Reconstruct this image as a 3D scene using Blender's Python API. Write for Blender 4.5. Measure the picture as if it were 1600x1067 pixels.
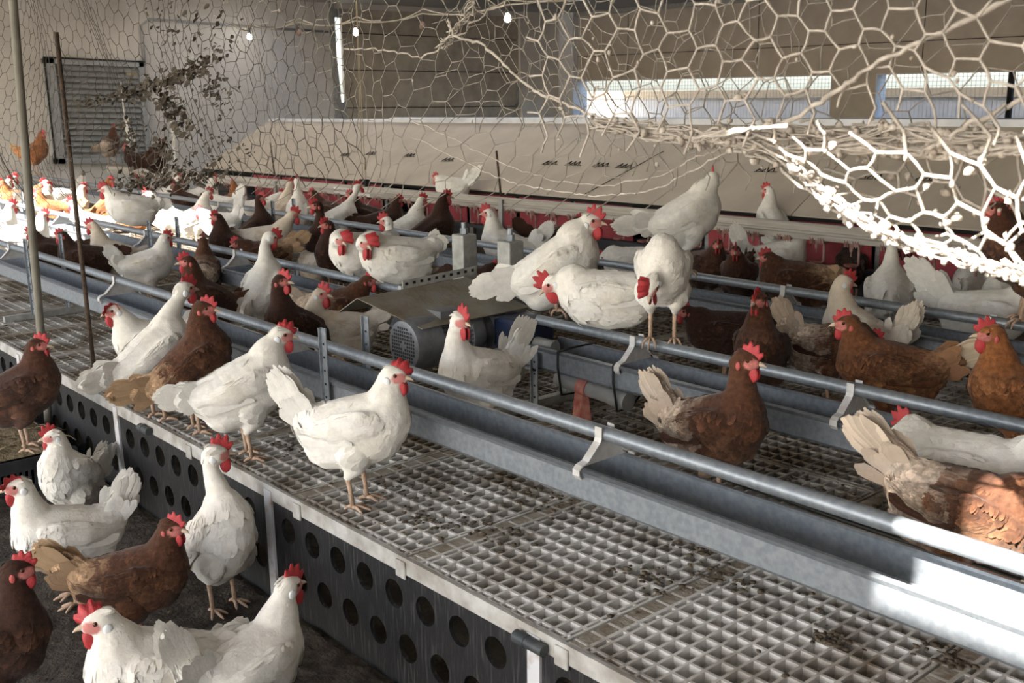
import bpy, bmesh, math, random
import numpy as np
from mathutils import Vector, Matrix
random.seed(7); RNG = np.random.default_rng(7)
for o in list(bpy.data.objects): bpy.data.objects.remove(o)
SC = bpy.context.scene
COL = SC.collection

# ------------------------------------------------------------------ camera
V1 = np.array([-691., 162.]); V2 = np.array([2746., 112.]); PC = np.array([800., 533.5])
FPX = math.sqrt(-float((V1-PC) @ (V2-PC)))
dW = np.array([*(V1-PC), FPX]); dW /= np.linalg.norm(dW)
dN = np.array([*(V2-PC), FPX]); dN /= np.linalg.norm(dN)
RM = np.stack([-dW, dN, np.cross(-dW, dN)], 1)          # world -> camera (x right, y down, z forward)
CAM = np.array([0., 0., 1.6])
cam_d = bpy.data.cameras.new('camera'); cam = bpy.data.objects.new('camera', cam_d); COL.objects.link(cam)
cam_d.sensor_width = 36; cam_d.lens = FPX/1600*36; cam_d.clip_start = .05; cam_d.clip_end = 200
m = Matrix.Identity(4)
for i in range(3):
    m[i][0] = RM[0][i]; m[i][1] = -RM[1][i]; m[i][2] = -RM[2][i]; m[i][3] = CAM[i]
cam.matrix_world = m
cam_d.dof.use_dof = True; cam_d.dof.focus_distance = 3.4; cam_d.dof.aperture_fstop = 9
SC.camera = cam
def ray(u, v): return RM.T @ np.array([u-PC[0], v-PC[1], FPX])
def onz(u, v, z):
    d = ray(u, v); return CAM + d*((z-CAM[2])/d[2])
def ony(u, v, y):
    d = ray(u, v); return CAM + d*(y/d[1])

# ------------------------------------------------------------------ sky, sun, exposure
W = bpy.data.worlds.new('World'); SC.world = W; W.use_nodes = True
nt = W.node_tree; bg = nt.nodes['Background']
sky = nt.nodes.new('ShaderNodeTexSky'); sky.sky_type = 'NISHITA'; sky.sun_disc = False
sky.sun_elevation = math.radians(40); sky.sun_rotation = math.radians(180)
sky.air_density = 1.0; sky.dust_density = 2.0; sky.ozone_density = 1.0
nt.links.new(sky.outputs[0], bg.inputs[0]); bg.inputs[1].default_value = 0.25
sl = bpy.data.lights.new('sun', 'SUN'); sl.energy = 14.0; sl.angle = math.radians(.53); sl.color = (1, .95, .87)
so = bpy.data.objects.new('sun', sl); COL.objects.link(so)
SUN_SLOPE = .85
so.rotation_euler = Vector((0, 1, -SUN_SLOPE)).to_track_quat('-Z', 'Y').to_euler()
SC.view_settings.view_transform = 'Standard'; SC.view_settings.look = 'None'
SC.view_settings.gamma = 1; SC.view_settings.use_curve_mapping = False
SC.view_settings.exposure = 1.45

# ------------------------------------------------------------------ materials
def mat(name, c1, c2=None, scale=8., rough=.7, metal=0., bump=0., bscale=None, detail=6., lo=.35, hi=.65, stretch=None, emit=None, spec=.4):
    M = bpy.data.materials.new(name); M.use_nodes = True; n = M.node_tree; b = n.nodes['Principled BSDF']
    b.inputs['Roughness'].default_value = rough; b.inputs['Metallic'].default_value = metal
    b.inputs['Specular IOR Level'].default_value = spec
    b.inputs['Base Color'].default_value = (*c1, 1)
    tc = n.nodes.new('ShaderNodeTexCoord'); mp = n.nodes.new('ShaderNodeMapping')
    n.links.new(tc.outputs['Object'], mp.inputs[0])
    if stretch: mp.inputs['Scale'].default_value = stretch
    if c2 is not None:
        nz = n.nodes.new('ShaderNodeTexNoise'); nz.inputs['Scale'].default_value = scale; nz.inputs['Detail'].default_value = detail
        n.links.new(mp.outputs[0], nz.inputs['Vector'])
        r = n.nodes.new('ShaderNodeValToRGB'); r.color_ramp.elements[0].position = lo; r.color_ramp.elements[1].position = hi
        r.color_ramp.elements[0].color = (*c1, 1); r.color_ramp.elements[1].color = (*c2, 1)
        n.links.new(nz.outputs['Fac'], r.inputs[0]); n.links.new(r.outputs[0], b.inputs['Base Color'])
    if bump:
        n2 = n.nodes.new('ShaderNodeTexNoise'); n2.inputs['Scale'].default_value = bscale or scale*4; n2.inputs['Detail'].default_value = 5
        n.links.new(mp.outputs[0], n2.inputs['Vector'])
        bp = n.nodes.new('ShaderNodeBump'); bp.inputs['Strength'].default_value = bump; bp.inputs['Distance'].default_value = .01
        n.links.new(n2.outputs['Fac'], bp.inputs['Height']); n.links.new(bp.outputs[0], b.inputs['Normal'])
    if emit:
        b.inputs['Emission Color'].default_value = (*emit[0], 1); b.inputs['Emission Strength'].default_value = emit[1]
    return M
M = {}
M['galv'] = mat('galvanised steel', (.22, .245, .275), (.30, .325, .35), 60, .42, .55, .05, 90)
M['galv_dusty'] = mat('dusty galvanised steel', (.30, .30, .28), (.42, .42, .40), 25, .6, .35, .1, 60)
M['bracket'] = mat('pale zinc bracket', (.62, .62, .62), (.50, .48, .45), 30, .5, .2)
M['slat'] = mat('soiled pale plastic', (.66, .64, .60), (.21, .17, .125), 5, .75, 0, .25, 120, 10, .48, .74)
def slat_material(Mx):
    # caked dirt thickens towards the far end and between the troughs
    n = Mx.node_tree; ramp = [q for q in n.nodes if q.type == 'VALTORGB'][0]; noi = [q for q in n.nodes if q.type == 'TEX_NOISE'][0]
    geo = n.nodes.new('ShaderNodeNewGeometry'); n.links.new(geo.outputs['Position'], noi.inputs['Vector'])
    sp = n.nodes.new('ShaderNodeSeparateXYZ'); n.links.new(geo.outputs['Position'], sp.inputs[0])
    a = n.nodes.new('ShaderNodeMapRange'); a.inputs[1].default_value = -1.6; a.inputs[2].default_value = -4.0; a.inputs[3].default_value = 0; a.inputs[4].default_value = .15
    c = n.nodes.new('ShaderNodeMapRange'); c.inputs[1].default_value = 1.85; c.inputs[2].default_value = 2.4; c.inputs[3].default_value = 0; c.inputs[4].default_value = .10
    n.links.new(sp.outputs[0], a.inputs[0]); n.links.new(sp.outputs[1], c.inputs[0])
    s1_ = n.nodes.new('ShaderNodeMath'); s2_ = n.nodes.new('ShaderNodeMath')
    n.links.new(a.outputs[0], s1_.inputs[0]); n.links.new(c.outputs[0], s1_.inputs[1]); n.links.new(s1_.outputs[0], s2_.inputs[0]); n.links.new(noi.outputs['Fac'], s2_.inputs[1]); n.links.new(s2_.outputs[0], ramp.inputs[0])
slat_material(M['slat'])
M['slat_plate'] = mat('dirt filled plate', (.36, .33, .28), (.20, .15, .10), 12, .85, 0, .5, 60)
M['edge'] = mat('pale edging', (.47, .46, .44), (.27, .25, .22), 14, .7, 0, .2, 80)
M['manure'] = mat('dry droppings', (.055, .040, .026), (.14, .11, .075), 40, .9, 0, .6, 120)
M['pit'] = mat('manure pit', (.05, .04, .03), (.09, .075, .055), 10, .95, 0, .8, 40)
M['litter'] = mat('dark litter soil', (.030, .024, .019), (.075, .062, .048), 25, .95, 0, 1.0, 70)
M['board'] = mat('black film faced board', (.010, .010, .011), (.10, .098, .095), 12, .6, 0, .3, 60, 9, .52, .90, (9, 9, .8))
M['strap'] = mat('white batten', (.55, .55, .57), (.30, .22, .16), 25, .6, 0, .1, 60, 6, .5, .8)
M['conduit'] = mat('dark grey conduit', (.03, .038, .042), (.06, .065, .065), 20, .5)
M['wall'] = mat('pale render wall', (.66, .62, .56), (.57, .53, .48), 3, .9, 0, .1, 50)
M['panelwall'] = mat('beige sandwich panel', (.54, .475, .39), (.46, .40, .33), 4, .8, 0, .05, 40)
M['ceil'] = mat('ceiling panel', (.48, .46, .43), (.42, .40, .37), 3, .9)
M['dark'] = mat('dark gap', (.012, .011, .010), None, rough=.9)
M['doorpanel'] = mat('dusty door panel', (.47, .415, .335), (.36, .315, .25), 6, .8, 0, .05, 60)
M['roof'] = mat('beige nest roof board', (.52, .455, .37), (.45, .39, .32), 5, .75, 0, .08, 50)
M['ridge'] = mat('white ridge profile', (.66, .68, .72), (.52, .54, .58), 8, .45, .1)
M['red'] = mat('red rubber flap', (.48, .075, .09), (.34, .05, .06), 10, .6, 0, .1, 50)
M['redcup'] = mat('red brown plastic', (.30, .07, .055), (.42, .20, .16), 30, .5)
M['pinkarm'] = mat('dusty pink plastic', (.42, .27, .23), (.30, .14, .12), 25, .6)
M['beam'] = mat('dusty aluminium beam', (.50, .47, .42), (.38, .34, .29), 20, .65, .1, .15, 60, stretch=(.2, 3, 3))
M['nestbase'] = mat('dark grey nest base', (.05, .055, .062), (.08, .08, .085), 8, .7)
M['ink'] = mat('black marker ink', (.015, .013, .012), None, rough=.9)
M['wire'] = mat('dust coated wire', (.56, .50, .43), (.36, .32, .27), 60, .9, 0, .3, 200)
M['wire_thin'] = mat('dark backlit wire', (.06, .05, .042), (.14, .12, .10), 30, .8, .1)  # backlit shade of the left net put into the wire colour
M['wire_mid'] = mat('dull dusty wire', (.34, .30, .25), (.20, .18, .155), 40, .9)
M['dust'] = mat('dust clump', (.58, .52, .45), (.36, .30, .24), 60, .95, 0, .5, 150)
M['leaf'] = mat('dried leaves', (.045, .035, .024), (.12, .10, .075), 30, .9)
M['motor'] = mat('grey motor enamel', (.15, .155, .17), (.22, .225, .235), 25, .42, .3, .05, 60)
M['motor_dark'] = mat('dark motor slots', (.018, .018, .02), None, rough=.8)
M['blue'] = mat('blue drive housing', (.014, .024, .065), (.025, .032, .055), 15, .45)
M['cover'] = mat('soiled sheet metal', (.29, .275, .235), (.20, .16, .11), 9, .6, .35, .2, 60, 8, .4, .7)
M['pole'] = mat('grey green pole', (.22, .205, .165), (.17, .155, .12), 12, .65)
M['rust'] = mat('rusty rod', (.055, .038, .028), (.11, .075, .05), 60, .85, .2, .4, 200)
M['crate'] = mat('black plastic crate', (.018, .019, .022), (.035, .035, .04), 15, .5)
M['straw'] = mat('straw and dung', (.14, .105, .06), (.30, .24, .15), 40, .95, 0, 1., 90)
M['cable'] = mat('black cable', (.012, .012, .012), None, rough=.5)
M['cord'] = mat('yellowed cord', (.42, .36, .25), None, rough=.8)
M['greypipe'] = mat('grey plastic pipe', (.20, .21, .215), (.27, .27, .26), 20, .5)
M['socket'] = mat('dark bulb socket', (.05, .04, .035), None, rough=.6)
M['bulb_on'] = mat('lit bulb', (.9, .9, .9), None, rough=.2, emit=((1, .97, .92), 14))
M['bulb_off'] = mat('dusty bulb', (.30, .19, .14), (.22, .14, .10), 40, .5)
M['louvre'] = mat('grey louvre', (.27, .27, .26), (.21, .21, .20), 10, .6, .1)
M['frame'] = mat('grey frame', (.36, .37, .37), (.30, .30, .30), 10, .6, .1)
M['yellow'] = mat('yellowed sticker', (.48, .40, .25), None, rough=.7)
M['white'] = mat('white plastic', (.72, .70, .66), (.58, .55, .50), 20, .6)
M['outwall'] = mat('pale block wall outside', (.50, .49, .47), (.42, .41, .39), 6, .9)
M['outtop'] = mat('tan coping outside', (.42, .34, .23), None, rough=.9)
M['ground'] = mat('pale yard', (.48, .465, .445), (.38, .37, .35), 1.5, .95)
M['reveal'] = mat('white window reveal', (.68, .69, .72), None, rough=.7)
M['mesh'] = mat('window mesh', (.45, .44, .42), None, rough=.7)
M['comb'] = mat('red comb skin', (.50, .045, .05), (.40, .04, .045), 40, .5, 0, .3, 250)
M['beak'] = mat('horn beak', (.60, .48, .36), (.50, .38, .27), 60, .45)
M['eye'] = mat('dark eye', (.03, .012, .006), None, rough=.12)
M['iris'] = mat('orange iris', (.16, .055, .022), None, rough=.2)
M['lobe_w'] = mat('white ear lobe', (.78, .79, .80), None, rough=.5)
M['lobe_r'] = mat('red ear lobe', (.45, .09, .08), None, rough=.5)
M['shank'] = mat('scaly shank', (.52, .37, .27), (.40, .27, .19), 90, .6, 0, .4, 250)
def plumage(nm, lo, hi, sc):
    Mx = bpy.data.materials.new(nm); Mx.use_nodes = True; n = Mx.node_tree; b = n.nodes['Principled BSDF']
    b.inputs['Roughness'].default_value = .85; b.inputs['Specular IOR Level'].default_value = .2
    b.inputs['Sheen Weight'].default_value = .15
    a = n.nodes.new('ShaderNodeAttribute'); a.attribute_name = 'col'
    tc = n.nodes.new('ShaderNodeTexCoord')
    nz = n.nodes.new('ShaderNodeTexNoise'); nz.inputs['Scale'].default_value = sc; nz.inputs['Detail'].default_value = 6
    n.links.new(tc.outputs['Object'], nz.inputs['Vector'])
    mr = n.nodes.new('ShaderNodeMapRange'); mr.inputs[1].default_value = .3; mr.inputs[2].default_value = .7; mr.inputs[3].default_value = lo; mr.inputs[4].default_value = hi
    n.links.new(nz.outputs['Fac'], mr.inputs[0])
    mx = n.nodes.new('ShaderNodeVectorMath'); mx.operation = 'SCALE'
    n.links.new(a.outputs['Color'], mx.inputs[0]); n.links.new(mr.outputs[0], mx.inputs['Scale'])
    n.links.new(mx.outputs[0], b.inputs['Base Color'])
    n2 = n.nodes.new('ShaderNodeTexNoise'); n2.inputs['Scale'].default_value = 160; n2.inputs['Detail'].default_value = 3
    n.links.new(tc.outputs['Object'], n2.inputs['Vector'])
    bp = n.nodes.new('ShaderNodeBump'); bp.inputs['Strength'].default_value = .25; bp.inputs['Distance'].default_value = .004
    n.links.new(n2.outputs['Fac'], bp.inputs['Height']); n.links.new(bp.outputs[0], b.inputs['Normal'])
    return Mx
M['plumage'] = plumage('plumage', .90, 1.06, 45); M['plumage_brown'] = plumage('brown plumage', .66, 1.36, 75)

# ------------------------------------------------------------------ helpers
def link(o, parent=None):
    COL.objects.link(o)
    if parent: o.parent = parent
    return o
def tag(o, label=None, cat=None, group=None, kind=None):
    if label: o['label'] = label
    if cat: o['category'] = cat
    if group: o['group'] = group
    if kind: o['kind'] = kind
    return o
def thing(name, label, cat, loc=(0, 0, 0), group=None):
    o = bpy.data.objects.new(name, None); o.empty_display_size = .05; o.location = loc; COL.objects.link(o)
    return tag(o, label, cat, group)
class MB:
    """collects geometry for one mesh object"""
    def __init__(s): s.v = []; s.f = []; s.mi = []
    def add(s, vs, fs, mi=0):
        k = len(s.v); s.v += [tuple(p) for p in vs]; s.f += [tuple(i+k for i in f) for f in fs]; s.mi += [mi]*len(fs)
    def box(s, x0, x1, y0, y1, z0, z1, mi=0, taper=0):
        t = taper
        vs = [(x0+t, y0+t, z0), (x1-t, y0+t, z0), (x1-t, y1-t, z0), (x0+t, y1-t, z0), (x0, y0, z1), (x1, y0, z1), (x1, y1, z1), (x0, y1, z1)]
        s.add(vs, [(0, 3, 2, 1), (4, 5, 6, 7), (0, 1, 5, 4), (1, 2, 6, 5), (2, 3, 7, 6), (3, 0, 4, 7)], mi)
    def hexa(s, b, t, mi=0):
        s.add(list(b)+list(t), [(0, 3, 2, 1), (4, 5, 6, 7), (0, 1, 5, 4), (1, 2, 6, 5), (2, 3, 7, 6), (3, 0, 4, 7)], mi)
    def tube(s, pts, r, n=10, cap=True, mi=0):
        pts = [Vector(p) for p in pts]; rs = r if isinstance(r, (list, tuple)) else [r]*len(pts)
        vs = []; fs = []; up = None
        for i, p in enumerate(pts):
            d = (pts[min(i+1, len(pts)-1)]-pts[max(i-1, 0)]); d = d.normalized() if d.length > 1e-9 else Vector((0, 0, 1))
            if up is None:
                up = d.orthogonal().normalized()
            else:
                up = (up-d*up.dot(d)); up = up.normalized() if up.length > 1e-6 else d.orthogonal().normalized()
            sd = d.cross(up)
            for k in range(n):
                a = 2*math.pi*k/n; vs.append(p+(up*math.cos(a)+sd*math.sin(a))*rs[i])
        for i in range(len(pts)-1):
            for k in range(n):
                k2 = (k+1) % n; fs.append((i*n+k, i*n+k2, (i+1)*n+k2, (i+1)*n+k))
        if cap: fs += [tuple(range(n-1, -1, -1)), tuple((len(pts)-1)*n+k for k in range(n))]
        s.add(vs, fs, mi)
    def lathe(s, prof, axis_o, axis_d, n=24, mi=0):
        o = Vector(axis_o); d = Vector(axis_d).normalized(); u = d.orthogonal().normalized(); w = d.cross(u)
        vs = []; fs = []
        for (t, r) in prof:
            for k in range(n):
                a = 2*math.pi*k/n; vs.append(o+d*t+(u*math.cos(a)+w*math.sin(a))*r)
        for i in range(len(prof)-1):
            for k in range(n):
                k2 = (k+1) % n; fs.append((i*n+k, i*n+k2, (i+1)*n+k2, (i+1)*n+k))
        fs += [tuple(range(n-1, -1, -1)), tuple((len(prof)-1)*n+k for k in range(n))]
        s.add(vs, fs, mi)
    def sheet(s, prof, x0, x1, th=.003, segs=1, zf=None, mi=0):
        """open profile in (y,z) extruded along x with thickness"""
        n = len(prof); P2 = [Vector((p[0], p[1])) for p in prof]; off = []
        for i in range(n):
            d = (P2[min(i+1, n-1)]-P2[max(i-1, 0)]).normalized(); off.append(Vector((d.y, -d.x))*th)
        ring = P2+[P2[i]+off[i] for i in range(n-1, -1, -1)]; m_ = len(ring); vs = []; fs = []
        for k in range(segs+1):
            x = x0+(x1-x0)*k/segs; dz = zf(x) if zf else 0
            vs += [(x, p.x, p.y+dz) for p in ring]
        for k in range(segs):
            for i in range(m_):
                j = (i+1) % m_; fs.append((k*m_+i, k*m_+j, (k+1)*m_+j, (k+1)*m_+i))
        fs += [tuple(range(m_)), tuple(segs*m_+i for i in range(m_-1, -1, -1))]
        s.add(vs, fs, mi)
    def build(s, name, mats, parent=None, smooth=False, bevel=0, angle=None, local=False):
        me = bpy.data.meshes.new(name); me.from_pydata(s.v, [], s.f)
        for mm in (mats if isinstance(mats, (list, tuple)) else [mats]): me.materials.append(mm)
        if len(set(s.mi)) > 1: me.polygons.foreach_set('material_index', s.mi)
        bm = bmesh.new(); bm.from_mesh(me); bmesh.ops.recalc_face_normals(bm, faces=bm.faces); bm.to_mesh(me); bm.free()
        if smooth: me.polygons.foreach_set('use_smooth', [True]*len(me.polygons))
        if smooth and angle:
            me.set_sharp_from_angle(angle=math.radians(angle))
        o = bpy.data.objects.new(name, me); link(o, parent)
        if parent and not local: o.matrix_parent_inverse = Matrix.Translation(-Vector(parent.location))
        if bevel:
            b = o.modifiers.new('bevel', 'BEVEL'); b.width = bevel; b.segments = 2; b.limit_method = 'ANGLE'
        return o
def struct(o): o['kind'] = 'structure'; return o

# ------------------------------------------------------------------ building shell
XW, XE, YS, YN, ZC = -14.5, 3.0, -4.0, 14.0, 2.93
b = MB(); b.box(XW-.3, XE+.2, YS, YN+.3, -.12, 0); struct(b.build('floor', M['litter']))
b = MB(); b.box(-60, 40, -60, YS, -.14, -.02); b.box(-60, 40, YN+.3, 60, -.14, -.02); b.box(-60, XW-.3, YS, YN+.3, -.14, -.02); b.box(XE+.2, 40, YS, YN+.3, -.14, -.02)
struct(b.build('floor_yard', M['ground']))
# ceiling with the two roof openings that let the sun in
def ceil_boxes(holes):
    xs = sorted({XW-.3, XE+.2, *[h[0] for h in holes], *[h[1] for h in holes]})
    ys = sorted({YS, YN+.3, *[h[2] for h in holes], *[h[3] for h in holes]})
    b = MB()
    for i in range(len(xs)-1):
        for j in range(len(ys)-1):
            cx, cy = (xs[i]+xs[i+1])/2, (ys[j]+ys[j+1])/2
            if any(h[0] < cx < h[1] and h[2] < cy < h[3] for h in holes): continue
            b.box(xs[i], xs[i+1], ys[j], ys[j+1], ZC, ZC+.1)
    return b
yo = lambda y, z: y-(ZC-z)/SUN_SLOPE
holes = [(-.985, 1.6, yo(1.925, .4), yo(1.43, 1.47)), (-14.3, -7.56, yo(2.0, .4), yo(4.0, .4))]
RL = (-13.8, -5.5, 6.4, 8.2)                             # added unseen roof light to brighten the rear; deep shaft keeps the sun out
RLS = [RL, (-12.5, -1.5, 10.6, 12.2)]  # second added roof light, for the north wall and door
struct(ceil_boxes(holes+RLS).build('ceiling', M['ceil']))
b = MB(); w = .04
for xa, xb, ya, yb in RLS: b.box(xa-w, xb+w, ya-w, ya, ZC+.1, 4.9); b.box(xa-w, xb+w, yb, yb+w, ZC+.1, 4.9); b.box(xa-w, xa, ya, yb, ZC+.1, 4.9); b.box(xb, xb+w, ya, yb, ZC+.1, 4.9)
struct(b.build('added_roof_light_shaft', M['ceil']))  # shaft walls of the added roof lights, out of view
for (xa, xb, ya, yb) in holes:                            # unseen sloping baffles added to cut stray sky light at the roof openings
    b = MB(); hgt = 1.6; dy = -hgt/SUN_SLOPE; z0, z1 = ZC+.1, ZC+.1+hgt; o_ = .1/SUN_SLOPE; w = .03
    pl = lambda x0, x1, y0, y1: b.hexa([(x0, y0, z0), (x1, y0, z0), (x1, y1, z0), (x0, y1, z0)], [(x0, y0+dy, z1), (x1, y0+dy, z1), (x1, y1+dy, z1), (x0, y1+dy, z1)])
    pl(xa-w, xb+w, ya-o_-w, ya-o_); pl(xa-w, xb+w, yb, yb+w); pl(xa-w, xa, ya-o_, yb); pl(xb, xb+w, ya-o_, yb)
    struct(b.build('added_sky_baffle', M['ceil']))
# end wall (west) with the louvre and door openings, built as boxes around them
DY0, DY1, DZ1 = 9.13, 12.95, 2.85
b = MB(); b.box(XW-.2, XW, YS, DY0, 0, ZC); b.box(XW-.2, XW, DY1, YN+.2, 0, ZC); b.box(XW-.2, XW, DY0, DY1, DZ1, ZC)
struct(b.build('wall_west', M['wall']))
# sectional door, standing a hand's width short of its jamb so daylight shows
d = bpy.data.objects.new('door_1', None); link(d); struct(d)
b = MB()
g = .17
zz = [0, .62, 1.36, 1.94, 2.50, 2.99]
for k in range(len(zz)-1):
    sk = .03
    b.hexa([(XW-.12, DY0+g, zz[k]+.008), (XW-.06, DY0+g, zz[k]+.008), (XW-.06, DY1, zz[k]+.008-.05), (XW-.12, DY1, zz[k]+.008-.05)],
           [(XW-.12, DY0+g, zz[k+1]-.008), (XW-.06, DY0+g, zz[k+1]-.008), (XW-.06, DY1, zz[k+1]-.008-.05), (XW-.12, DY1, zz[k+1]-.008-.05)])
b.build('door_panel', M['doorpanel'], d)
b = MB()
for k in range(1, len(zz)-1): b.hexa([(XW-.10, DY0+g, zz[k]-.02), (XW-.085, DY0+g, zz[k]-.02), (XW-.085, DY1, zz[k]-.07), (XW-.10, DY1, zz[k]-.07)], [(XW-.10, DY0+g, zz[k]+.02), (XW-.085, DY0+g, zz[k]+.02), (XW-.085, DY1, zz[k]-.03), (XW-.10, DY1, zz[k]-.03)])
b.build('door_joint', M['dark'], d)
b = MB(); b.hexa([(XW-.13, DY0, 0), (XW-.05, DY0, 0), (XW-.05, DY0+g, 0), (XW-.13, DY0+g, 0)], [(XW-.13, DY0, 1.45), (XW-.05, DY0, 1.45), (XW-.05, DY0+g+.02, 1.45), (XW-.13, DY0+g+.02, 1.45)])
b.hexa([(XW-.13, DY0, 1.45), (XW-.05, DY0, 1.45), (XW-.05, DY0+.10, 1.45), (XW-.13, DY0+.10, 1.45)], [(XW-.13, DY0, 2.75), (XW-.05, DY0, 2.75), (XW-.05, DY0+.005, 2.75), (XW-.13, DY0+.005, 2.75)])
b.box(XW-.13, XW-.05, DY0, DY0+g+.02, 2.72, DZ1)
b.build('door_seal', M['frame'], d)
b = MB(); b.tube([(XW-.03, 12.82, 1.30), (XW+.04, 12.82, 1.36), (XW+.04, 12.84, 1.72)], .018, 8); b.build('door_handle', M['galv'], d, True)
b = MB(); b.box(XW, XW+.03, DY0-.10, DY0, 0, ZC); struct(b.build('trim_1', M['galv_dusty']))
# window wall (north)
WZ0, WZ1 = 1.055, 1.745
wins = [(-14.14, -8.88), (-8.17, -.6)]
b = MB(); b.box(XW-.2, XE+.2, YN, YN+.25, 0, WZ0); b.box(XW-.2, XE+.2, YN, YN+.25, WZ1, ZC)
b.box(XW-.2, wins[0][0], YN, YN+.25, WZ0, WZ1); b.box(wins[0][1], wins[1][0], YN, YN+.25, WZ0, WZ1); b.box(wins[1][1], XE+.2, YN, YN+.25, WZ0, WZ1)
struct(b.build('wall_north', M['panelwall']))
b = MB()
for x in (-12.9, -10.2, -7.5, -4.8, -2.1): b.box(x-.006, x+.006, YN-.004, YN, WZ1, ZC)
b.box(XW, XE, YN-.004, YN, 2.16, 2.172); struct(b.build('trim_2', M['dark']))
b = MB(); b.box(XW, XE, YN-.10, YN, ZC-.07, ZC); struct(b.build('trim_3', M['galv_dusty']))
b = MB(); b.box(XW, XW+.38, YN-.12, YN, 0, ZC); struct(b.build('trim_4', M['reveal']))
for k, (x0, x1) in enumerate(wins):
    w = bpy.data.objects.new('window_%d' % (k+1), None); link(w); struct(w)
    b = MB(); e = .012
    b.box(x0, x0+e, YN, YN+.25, WZ0, WZ1); b.box(x1-e, x1, YN, YN+.25, WZ0, WZ1); b.box(x0, x1, YN, YN+.25, WZ0, WZ0+e); b.box(x0, x1, YN, YN+.25, WZ1-e, WZ1)
    b.build('window_frame', M['reveal'], w)
    b = MB(); y = YN+.12
    n = int((x1-x0)/.06)
    for i in range(n+1):
        x = x0+(x1-x0)*i/n; b.box(x-.0022, x+.0022, y-.002, y+.002, WZ0, WZ1)
    for i in range(1, 12):
        z = WZ0+(WZ1-WZ0)*i/12; b.box(x0, x1, y-.002, y+.002, z-.0022, z+.0022)
    b.build('window_mesh', M['mesh'], w)
    if k == 1:
        b = MB(); b.box(-6.32, -6.26, YN+.02, YN+.08, WZ0, WZ1); b.build('mullion', M['dark'], w)
b = MB(); b.box(XE, XE+.2, YS, YN+.3, 0, ZC); struct(b.build('wall_east', M['panelwall']))
# neighbouring block wall outside the windows
b = MB(); b.box(-26, 8, 16, 16.3, 0, 1.40); o = b.build('yard_wall', M['outwall']); tag(o, 'pale block wall outside beyond the slit windows', 'wall')
b = MB(); b.box(-26, 8, 15.95, 16.4, 1.40, 1.54); b.build('coping', M['outtop'], o)

# louvred vent in the end wall
t = thing('louvred_vent', 'grey square louvred vent with frame on the pale end wall', 'vent', (XW, 5.38, .72))
def shear(y, z): return z-.037*(y-4.735)
y0, y1, z0, z1 = 4.735, 6.03, .745, 2.075
def lb(b, ya, yb, za, zb, x0, x1):
    b.hexa([(x0, ya, shear(ya, za)), (x1, ya, shear(ya, za)), (x1, yb, shear(yb, za)), (x0, yb, shear(yb, za))], [(x0, ya, shear(ya, zb)), (x1, ya, shear(ya, zb)), (x1, yb, shear(yb, zb)), (x0, yb, shear(yb, zb))])
b = MB(); lb(b, y0, y0+.13, z0, z1, XW, XW+.10); lb(b, y1-.06, y1, z0, z1, XW, XW+.10); lb(b, y0, y1, z0, z0+.07, XW, XW+.10); lb(b, y0, y1, z1-.06, z1, XW, XW+.10)
b.build('vent_frame', M['frame'], t)
b = MB()
for k in range(16):
    za = z0+.07+k*(z1-z0-.13)/16; zb = za+(z1-z0-.13)/16
    b.hexa([(XW+.085, y0+.13, shear(y0, za)), (XW+.092, y0+.13, shear(y0, za)), (XW+.092, y1-.06, shear(y1, za)), (XW+.085, y1-.06, shear(y1, za))],
           [(XW+.02, y0+.13, shear(y0, zb)+.02), (XW+.026, y0+.13, shear(y0, zb)+.02), (XW+.026, y1-.06, shear(y1, zb)+.02), (XW+.02, y1-.06, shear(y1, zb)+.02)])
b.build('louvre_slats', M['louvre'], t)
b = MB(); lb(b, 5.80, 5.95, 1.86, 1.95, XW+.058, XW+.062); b.build('sticker', M['yellow'], t)
b = MB(); lb(b, y0-.01, y0+.012, z0, z1+.01, XW+.10, XW+.112); lb(b, y0-.01, y1+.02, z1, z1+.022, XW+.10, XW+.112); b.build('frame_edge', M['dark'], t)
# conduit run on the end wall
b = MB(); b.tube([(XW+.02, 6.08, 2.0), (XW+.02, 6.08, 2.52), (XW+.02, 6.2, 2.60), (XW+.02, 7.4, 2.55), (XW+.02, 9.0, 2.50)], .018, 8)
tag(b.build('wall_conduit', M['frame'], None, True), 'thin pale conduit bent along the end wall above the louvred vent', 'conduit')

# ------------------------------------------------------------------ raised slatted platform
ZP, YE = .4, 1.495                      # slat surface height, front edge
MX, MYN = .605, 1.31                    # slat module size
def slat_panel_mesh():
    b = MB()
    nx = 13; px = (MX-.05)/nx
    b.box(.004, .045, 0, MYN-.004, -.012, -.001, 1)                          # filled strip at the joint
    for i in range(nx): b.box(.05+px*(i+.5)-.004+px*.0, .05+px*(i+.5)+.004, 0, MYN-.004, -.030, 0, 0, .002)
    b.box(.045, .055, 0, MYN-.004, -.03, 0)
    b.box(MX-.010, MX-.003, 0, MYN-.004, -.03, 0)
    ny = 23; py = (MYN-.03)/ny
    b.box(.004, MX-.003, 0, .008, -.03, 0); b.box(.004, MX-.003, .022, .029, -.028, 0)
    for j in range(1, ny+1): b.box(.004, MX-.003, .028+py*j-.0105, .028+py*j-.0025, -.030, -.0006, 0, .002)
    return b
src = None; k = 0
x_joint = -1.546
for row in range(3):
    i0 = -21
    for i in range(i0, 4):
        x = x_joint+MX*i; y = YE+MYN*row
        if src is None:
            src = slat_panel_mesh().build('slat_panel', [M['slat'], M['slat_plate']], None, local=True); o = src
        else:
            o = src.copy(); link(o)
        o.location = (x, y, ZP)
        tag(o, 'pale plastic slat floor panel among the rows of panels topping the raised platform', 'floor panel', 'slat panels of the raised platform')
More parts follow.
